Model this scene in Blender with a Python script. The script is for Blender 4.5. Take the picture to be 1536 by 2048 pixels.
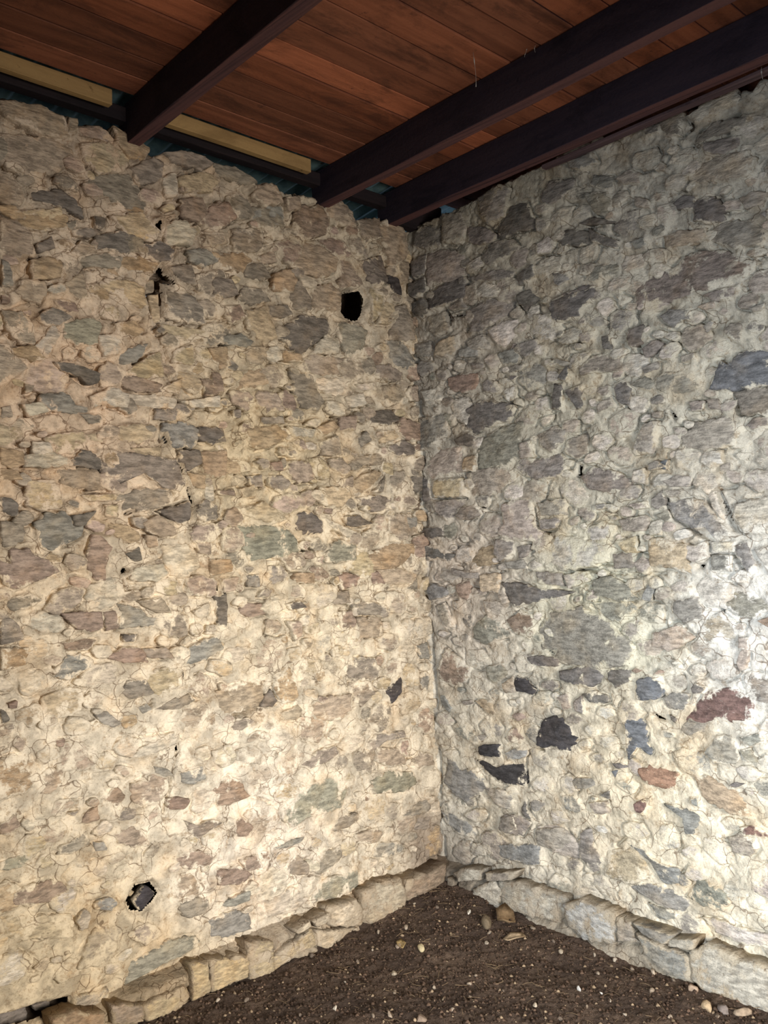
import bpy, math, random
import numpy as np
from mathutils import Matrix

for o in list(bpy.data.objects): bpy.data.objects.remove(o, do_unlink=True)
scn = bpy.context.scene
COL = scn.collection

# ------------------------------------------------------------------ camera
# pinhole solved from the photograph's two horizontal vanishing points (1536 x 2048 frame)
FPX = 1837.0
CX, CY = 768.0, 1024.0
def _ray(px, py):
    v = np.array([(px-CX)/FPX, (py-CY)/FPX, 1.0]); return v/np.linalg.norm(v)
_X = _ray(2727, 1057); _Y = _ray(-956, 1147); _Y = _Y-_X*(_X@_Y); _Y /= np.linalg.norm(_Y)
_Z = np.cross(_X, _Y)
ROT = np.stack([_X, _Y, _Z])                       # camera (x right, y down, z forward) -> world
CAM = np.array([-2.97570133, -2.84243568, 1.5])
cam = bpy.data.cameras.new('camera'); camo = bpy.data.objects.new('camera', cam); COL.objects.link(camo)
cam.sensor_fit = 'VERTICAL'; cam.sensor_height = 36.0; cam.lens = 36.0*FPX/2048.0
cam.clip_start = 0.05; cam.clip_end = 200
M = ROT @ np.diag([1, -1, -1])
mw = Matrix.Identity(4)
for i in range(3):
    for j in range(3): mw[i][j] = M[i, j]
    mw[i][3] = CAM[i]
camo.matrix_world = mw
scn.camera = camo

# ------------------------------------------------------------------ world, lights, exposure
scn.view_settings.view_transform = 'Standard'; scn.view_settings.look = 'None'
scn.view_settings.gamma = 1.0; scn.view_settings.use_curve_mapping = False
scn.view_settings.exposure = 0.0
world = bpy.data.worlds.new('sky'); scn.world = world; world.use_nodes = True
wb = world.node_tree.nodes['Background']; wb.inputs[0].default_value = (0.62, 0.74, 1.0, 1); wb.inputs[1].default_value = 0.45

def area(name, loc, rot, sx, sy, power, col):
    l = bpy.data.lights.new(name, 'AREA'); l.shape = 'RECTANGLE'; l.size = sx; l.size_y = sy
    l.energy = power; l.color = col
    o = bpy.data.objects.new(name, l); COL.objects.link(o); o.location = loc; o.rotation_euler = rot
    return o
# daylight in the doorway of the rear wall (faces the left wall) and added fill in a made-up side-wall opening
def aim(o, target, spread):
    d = np.array(target)-np.array(o.location); d /= np.linalg.norm(d)
    o.rotation_euler = (math.acos(max(-1, min(1, -d[2]))), 0, math.atan2(-d[0], d[1]))
    o.data.spread = math.radians(spread)
aim(area('door_daylight', (-1.75, -4.47, 1.15), (0, 0, 0), 1.0, 1.5, 54, (1.0, 0.95, 0.88)), (-0.88, 0, 0.55), 75)
aim(area('side_fill_light', (-3.97, -2.25, 1.05), (0, 0, 0), 0.9, 0.8, 41, (0.85, 0.93, 1.0)), (0, -1.95, 0.60), 76)  # fill lamp added to brighten the right wall

scn.cycles.max_bounces = 6; scn.cycles.diffuse_bounces = 4; scn.cycles.glossy_bounces = 2

# ------------------------------------------------------------------ numeric helpers
_perm = np.random.RandomState(7).permutation(4096)
_grad = np.random.RandomState(3).rand(4096)*2*math.pi
_gx, _gy = np.cos(_grad), np.sin(_grad)
def perlin(x, y):
    x = np.asarray(x, float); y = np.asarray(y, float)
    xi = np.floor(x).astype(np.int64); yi = np.floor(y).astype(np.int64)
    xf = x-xi; yf = y-yi
    u = xf*xf*xf*(xf*(xf*6-15)+10); v = yf*yf*yf*(yf*(yf*6-15)+10)
    def g(ix, iy, dx, dy):
        h = _perm[(_perm[ix & 4095]+iy) & 4095]
        return _gx[h]*dx+_gy[h]*dy
    a = g(xi, yi, xf, yf); b = g(xi+1, yi, xf-1, yf)
    c = g(xi, yi+1, xf, yf-1); d = g(xi+1, yi+1, xf-1, yf-1)
    return 1.5*((a+(b-a)*u)*(1-v)+(c+(d-c)*u)*v)
def fbm(x, y, oct=4, rough=0.5):
    s = 0; a = 1.0; t = 0
    for k in range(oct):
        s = s+a*perlin(x*2**k+17.3*k, y*2**k-9.1*k); t += a; a *= rough
    return s/t
def sstep(a, b, x):
    t = np.clip((x-a)/(b-a), 0, 1); return t*t*(3-2*t)
def lin(c):
    c = np.asarray(c, float)/255.0
    return np.where(c <= 0.04045, c/12.92, ((c+0.055)/1.055)**2.4)
def seg_dist(px, py, pts, closed=False):
    d = np.full(np.shape(px), 1e9); n = len(pts)
    for i in range(n if closed else n-1):
        ax, ay = pts[i]; bx, by = pts[(i+1) % n]
        ex, ey = bx-ax, by-ay; L = ex*ex+ey*ey+1e-12
        t = np.clip(((px-ax)*ex+(py-ay)*ey)/L, 0, 1)
        d = np.minimum(d, np.hypot(px-ax-t*ex, py-ay-t*ey))
    return d
def inside(px, py, pts):
    r = np.zeros(np.shape(px), bool); n = len(pts)
    for i in range(n):
        x1, y1 = pts[i]; x2, y2 = pts[(i+1) % n]
        c = ((y1 > py) != (y2 > py))
        with np.errstate(divide='ignore', invalid='ignore'):
            r ^= c & (px < (x2-x1)*(py-y1)/(y2-y1+1e-15)+x1)
    return r
def sdf(px, py, pts):
    d = seg_dist(px, py, pts, True); return np.where(inside(px, py, pts), -d, d)
def resample(pts, n):
    P = np.array(pts+[pts[0]], float); s = np.r_[0, np.cumsum(np.hypot(*np.diff(P, axis=0).T))]
    q = np.linspace(0, s[-1], n, endpoint=False)
    return np.stack([np.interp(q, s, P[:, 0]), np.interp(q, s, P[:, 1])], 1)

def resample_open(pts, n):
    P = np.array(pts, float); s = np.r_[0, np.cumsum(np.hypot(*np.diff(P, axis=0).T))]; q = np.linspace(0, s[-1], n)
    return np.stack([np.interp(q, s, P[:, 0]), np.interp(q, s, P[:, 1])], 1)

# ------------------------------------------------------------------ object helpers
def mesh_obj(name, V, F, mat, parent=None, loc=None, smooth=True, attrs=None):
    V = np.asarray(V, np.float32)
    if loc is not None: V = V-np.asarray(loc, np.float32)
    me = bpy.data.meshes.new(name)
    if isinstance(F, np.ndarray):
        nf, k = F.shape
        me.vertices.add(len(V)); me.vertices.foreach_set('co', V.ravel())
        me.loops.add(nf*k); me.loops.foreach_set('vertex_index', F.ravel().astype(np.int32))
        me.polygons.add(nf)
        me.polygons.foreach_set('loop_start', np.arange(0, nf*k, k, dtype=np.int32))
        me.polygons.foreach_set('loop_total', np.full(nf, k, np.int32))
        me.update(calc_edges=True)
    else:
        me.from_pydata(V.tolist(), [], F)
    if smooth: me.polygons.foreach_set('use_smooth', np.ones(len(me.polygons), bool))
    for an, (ty, val) in (attrs or {}).items():
        a = me.attributes.new(an, ty, 'POINT')
        if ty == 'FLOAT': a.data.foreach_set('value', np.asarray(val, np.float32).ravel())
        else:
            c = np.ones((len(V), 4), np.float32); c[:, :3] = val; a.data.foreach_set('color', c.ravel())
    me.materials.append(mat)
    me.update()
    o = bpy.data.objects.new(name, me); COL.objects.link(o)
    if loc is not None: o.location = loc
    if parent: o.parent = parent
    return o
def tag(o, label=None, cat=None, group=None, kind=None):
    if label: o['label'] = label
    if cat: o['category'] = cat
    if group: o['group'] = group
    if kind: o['kind'] = kind
    return o
def grid_faces(nu, nv):
    i = np.arange((nv-1)*nu).reshape(nv-1, nu)[:, :-1].ravel()
    return np.stack([i, i+1, i+nu+1, i+nu], 1)

# ------------------------------------------------------------------ materials
class NT:
    def __init__(s, name):
        s.m = bpy.data.materials.new(name); s.m.use_nodes = True
        s.t = s.m.node_tree; s.b = s.t.nodes['Principled BSDF']
        s.b.inputs['Roughness'].default_value = 0.9
        s.b.inputs['Specular IOR Level'].default_value = 0.2
    def n(s, ty, **kw):
        nd = s.t.nodes.new(ty)
        for k, v in kw.items(): setattr(nd, k, v)
        return nd
    def l(s, a, b): s.t.links.new(a, b)
    def set(s, sock, v):
        if isinstance(v, bpy.types.NodeSocket): s.l(v, sock)
        else: sock.default_value = v
    def pos(s, scale=(1, 1, 1)):
        g = s.n('ShaderNodeNewGeometry'); mp = s.n('ShaderNodeMapping'); mp.inputs['Scale'].default_value = scale
        s.l(g.outputs['Position'], mp.inputs['Vector']); return mp.outputs['Vector']
    def noise(s, vec, scale, detail=4, rough=0.55, dist=0.0):
        nd = s.n('ShaderNodeTexNoise'); s.l(vec, nd.inputs['Vector'])
        nd.inputs['Scale'].default_value = scale; nd.inputs['Detail'].default_value = detail
        nd.inputs['Roughness'].default_value = rough; nd.inputs['Distortion'].default_value = dist
        return nd.outputs['Fac']
    def ramp(s, fac, a, b, va=0.0, vb=1.0):
        nd = s.n('ShaderNodeMapRange'); nd.interpolation_type = 'SMOOTHSTEP'
        s.set(nd.inputs['Value'], fac); nd.inputs['From Min'].default_value = a; nd.inputs['From Max'].default_value = b
        nd.inputs['To Min'].default_value = va; nd.inputs['To Max'].default_value = vb
        return nd.outputs['Result']
    def math(s, op, a, b=0.0):
        nd = s.n('ShaderNodeMath', operation=op); s.set(nd.inputs[0], a); s.set(nd.inputs[1], b); return nd.outputs[0]
    def mix(s, fac, a, b, mode='MIX'):
        nd = s.n('ShaderNodeMix', data_type='RGBA', blend_type=mode)
        s.set(nd.inputs['Factor'], fac)
        for k, v in ((6, a), (7, b)):
            s.set(nd.inputs[k], v if isinstance(v, bpy.types.NodeSocket) else (tuple(v)+(1,) if len(v) == 3 else v))
        return nd.outputs[2]
    def grey(s, v):
        nd = s.n('ShaderNodeCombineColor')
        for i in range(3): s.set(nd.inputs[i], v)
        return nd.outputs[0]
    def attr(s, name):
        nd = s.n('ShaderNodeAttribute'); nd.attribute_name = name; return nd
    def bump(s, h, strength, dist):
        nd = s.n('ShaderNodeBump'); nd.inputs['Strength'].default_value = strength; nd.inputs['Distance'].default_value = dist
        s.l(h, nd.inputs['Height']); s.l(nd.outputs['Normal'], s.b.inputs['Normal'])
    def out(s, col): s.set(s.b.inputs['Base Color'], col)

def mortar_nodes(N):
    """colour and height of the crumbling lime mortar; shared by the mortar bed and the smears left on stones"""
    p = N.pos()
    base = N.attr('mortar').outputs['Color']
    c = N.mix(1.0, base, N.grey(N.ramp(N.noise(p, 15, 5, 0.64), 0.34, 0.66, 0.66, 1.17)), 'MULTIPLY')
    c = N.mix(N.ramp(N.noise(p, 5.3, 5, 0.6), 0.48, 0.68), c, N.mix(1.0, c, (0.90, 0.83, 0.75), 'MULTIPLY'))
    c = N.mix(N.ramp(N.noise(p, 34, 5, 0.7), 0.54, 0.68), c, N.mix(1.0, c, (0.66, 0.60, 0.54), 'MULTIPLY'))
    c = N.mix(N.ramp(N.noise(N.pos((1, 1, 1.7)), 105, 3, 0.75), 0.55, 0.70, 0, .8), c, N.mix(1.0, c, (0.58, 0.53, 0.48), 'MULTIPLY'))
    # hairline cracks
    wob = N.n('ShaderNodeVectorMath', operation='ADD'); N.l(p, wob.inputs[0])
    nz = N.n('ShaderNodeTexNoise'); N.l(p, nz.inputs['Vector']); nz.inputs['Scale'].default_value = 9; nz.inputs['Detail'].default_value = 2.5
    sc = N.n('ShaderNodeVectorMath', operation='SCALE'); N.l(nz.outputs['Color'], sc.inputs[0]); sc.inputs['Scale'].default_value = 0.11
    N.l(sc.outputs[0], wob.inputs[1])
    vo = N.n('ShaderNodeTexVoronoi', feature='DISTANCE_TO_EDGE'); N.l(wob.outputs[0], vo.inputs['Vector']); vo.inputs['Scale'].default_value = 13
    crack = N.math('MULTIPLY', N.ramp(vo.outputs['Distance'], 0.006, 0.026, 1, 0), N.ramp(N.noise(p, 7, 3), 0.43, 0.56))
    c = N.mix(N.math('MULTIPLY', crack, 0.72), c, N.mix(1.0, c, (0.22, 0.16, 0.12), 'MULTIPLY'))
    h = N.math('ADD', N.math('MULTIPLY', N.noise(p, 60, 5, 0.7), 0.62), N.math('MULTIPLY', N.noise(p, 18, 4, 0.6), 1.0))
    return c, h

def mat_mortar(name):
    N = NT(name); c, h = mortar_nodes(N)
    N.out(c); N.bump(h, 0.75, 0.012); N.b.inputs['Roughness'].default_value = 0.95
    return N.m
def mat_stone(name):
    N = NT(name); mc, mh = mortar_nodes(N)
    p = N.pos(); ps = N.pos((1, 1, 3.2))
    t = N.attr('tint').outputs['Color']; e = N.attr('edge').outputs['Fac']; sm = N.attr('smear').outputs['Fac']
    c = N.mix(1.0, t, N.grey(N.ramp(N.noise(ps, 22, 5, 0.68), 0.34, 0.66, 0.62, 1.36)), 'MULTIPLY')
    c = N.mix(N.ramp(N.noise(p, 9, 4, 0.6), 0.45, 0.7), c, N.mix(1.0, c, (1.06, 0.98, 0.88), 'MULTIPLY'))
    c = N.mix(N.ramp(N.noise(ps, 70, 5, 0.7), 0.55, 0.72), c, N.mix(1.0, c, (0.55, 0.54, 0.54), 'MULTIPLY'))
    mask = N.math('ADD', N.noise(p, 15, 5, 0.68), N.math('ADD', N.math('MULTIPLY', e, 0.17), sm))
    mask = N.ramp(mask, 0.55, 0.65)
    fleck = N.ramp(N.math('ADD', N.noise(ps, 58, 4, 0.7), sm), 0.56, 0.68, 0, 0.75)
    mask = N.math('MAXIMUM', mask, fleck)
    N.out(N.mix(mask, c, mc))
    h = N.math('ADD', N.math('MULTIPLY', N.noise(ps, 32, 4, 0.62), 1.0), N.math('MULTIPLY', N.noise(p, 60, 4, 0.7), 0.5))
    N.bump(h, 0.7, 0.012)
    return N.m
def mat_wood(name, base, vary, dark, axis='x', rough=0.8, streak=0.6):
    N = NT(name)
    s = (1.2, 26, 26) if axis == 'x' else (26, 1.2, 26)
    p = N.pos(s); q = N.pos()
    t = N.attr('tint').outputs['Color']
    g = N.noise(p, 1.0, 6, 0.6, 0.4)
    c = N.mix(N.ramp(g, 0.35, 0.7), base, vary)
    c = N.mix(1.0, c, t, 'MULTIPLY')
    c = N.mix(N.math('MULTIPLY', N.ramp(N.noise(N.pos((s[0]*2, s[1]*.22, s[2]*.22)), 1.3, 6, 0.72, 0.6), 0.46, 0.66), streak), c, dark)
    c = N.mix(N.ramp(N.noise(q, 28, 6, 0.7), 0.62, 0.72, 0, 0.7), c, dark)
    N.out(c); N.b.inputs['Roughness'].default_value = rough
    N.bump(N.math('ADD', g, N.noise(q, 90, 4)), 0.35, 0.006)
    return N.m

MORTAR = mat_mortar('lime mortar'); STONE = mat_stone('rubble stone')
BOARD = mat_wood('red brown boards', lin((170, 107, 79)), lin((136, 83, 61)), lin((68, 44, 37)), 'x', 0.75)
BEAM = mat_wood('dark joist timber', lin((54, 46, 56)), lin((42, 37, 50)), lin((27, 24, 34)), 'y', 0.8)
PALE = mat_wood('pale raw timber', lin((168, 138, 92)), lin((146, 118, 78)), lin((90, 66, 40)), 'x', 0.8, 0.35)
PLATE = mat_wood('dark wall plate timber', lin((44, 35, 36)), lin((34, 28, 31)), lin((22, 18, 20)), 'x', 0.85)

def mat_earth():
    N = NT('dry brown earth'); p = N.pos()
    c = N.mix(N.ramp(N.noise(p, 5, 6, 0.6), 0.35, 0.68), lin((82, 68, 59)), lin((110, 92, 78)))
    c = N.mix(N.ramp(N.noise(p, 70, 6, 0.75), 0.52, 0.7), c, lin((46, 36, 32)))
    c = N.mix(N.ramp(N.noise(p, 120, 3, 0.6), 0.66, 0.74), c, lin((128, 106, 84)))
    N.out(c); N.b.inputs['Roughness'].default_value = 1.0
    N.bump(N.math('ADD', N.noise(p, 55, 8, 0.7), N.noise(p, 160, 4, 0.6)), 0.9, 0.012)
    return N.m
EARTH = mat_earth()
def mat_tint(name, rough=0.9, sc=60):
    N = NT(name); p = N.pos()
    t = N.attr('tint').outputs['Color']
    N.out(N.mix(1.0, t, N.grey(N.ramp(N.noise(p, sc, 6, 0.65), 0.3, 0.7, 0.72, 1.22)), 'MULTIPLY'))
    N.bump(N.noise(p, sc*2, 5, 0.6), 0.5, 0.004); N.b.inputs['Roughness'].default_value = rough
    return N.m
PEBBLE = mat_tint('pebble stone'); CRUMB = mat_tint('earth crumbs', 1.0, 120)
def mat_sheet():
    N = NT('weathered corrugated iron'); p = N.pos()
    c = N.mix(N.ramp(N.noise(p, 12, 5, 0.6), 0.4, 0.65), lin((132, 160, 158)), lin((98, 124, 128)))
    c = N.mix(N.ramp(N.noise(p, 30, 5, 0.7), 0.62, 0.72), c, lin((96, 66, 48)))
    N.out(c); N.b.inputs['Metallic'].default_value = 0.35; N.b.inputs['Roughness'].default_value = 0.55
    return N.m
SHEET = mat_sheet()
def mat_plain(name, col, rough=0.9):
    N = NT(name); p = N.pos()
    N.out(N.mix(1.0, col, N.grey(N.ramp(N.noise(p, 40, 4), 0.3, 0.7, 0.85, 1.1)), 'MULTIPLY')); N.b.inputs['Roughness'].default_value = rough
    return N.m
WEB = mat_plain('dusty cobweb', lin((190, 188, 182)))

# ------------------------------------------------------------------ wall surfaces and pixel -> wall coordinates
LEAN_Y, LEAN_X = 0.0197, -0.0203     # both walls lean a little out of plumb
class Surf:
    """plane P(u,v) = O + u*U + v*V, outward normal N"""
    def __init__(s, O, U, V, N): s.O, s.U, s.V, s.N = [np.array(a, float) for a in (O, U, V, N)]; s.memo = {}
    def pt(s, u, v, h):
        u = np.asarray(u, float)[..., None]; v = np.asarray(v, float)[..., None]; h = np.asarray(h, float)[..., None]
        return s.O+u*s.U+v*s.V+h*s.N
    def px(s, px, py):
        r = ROT@_ray(px, py); A = np.stack([s.U, s.V, -r], 1)
        u, v, t = np.linalg.solve(A, CAM-s.O); return (u, v)
LEFT = Surf((0, 0, 0), (1, 0, 0), (0, LEAN_Y, 1), (0, -1, 0))
RIGHT = Surf((0, 0, 0), (0, 1, 0), (LEAN_X, 0, 1), (-1, 0, 0))
FOOTL = Surf((0, -0.085, 0), (1, 0, 0), (0, 0.12, 1), (0, -1, 0))
FOOTR = Surf((-0.085, 0, 0), (0, 1, 0), (0.12, 0, 1), (-1, 0, 0))

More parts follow.
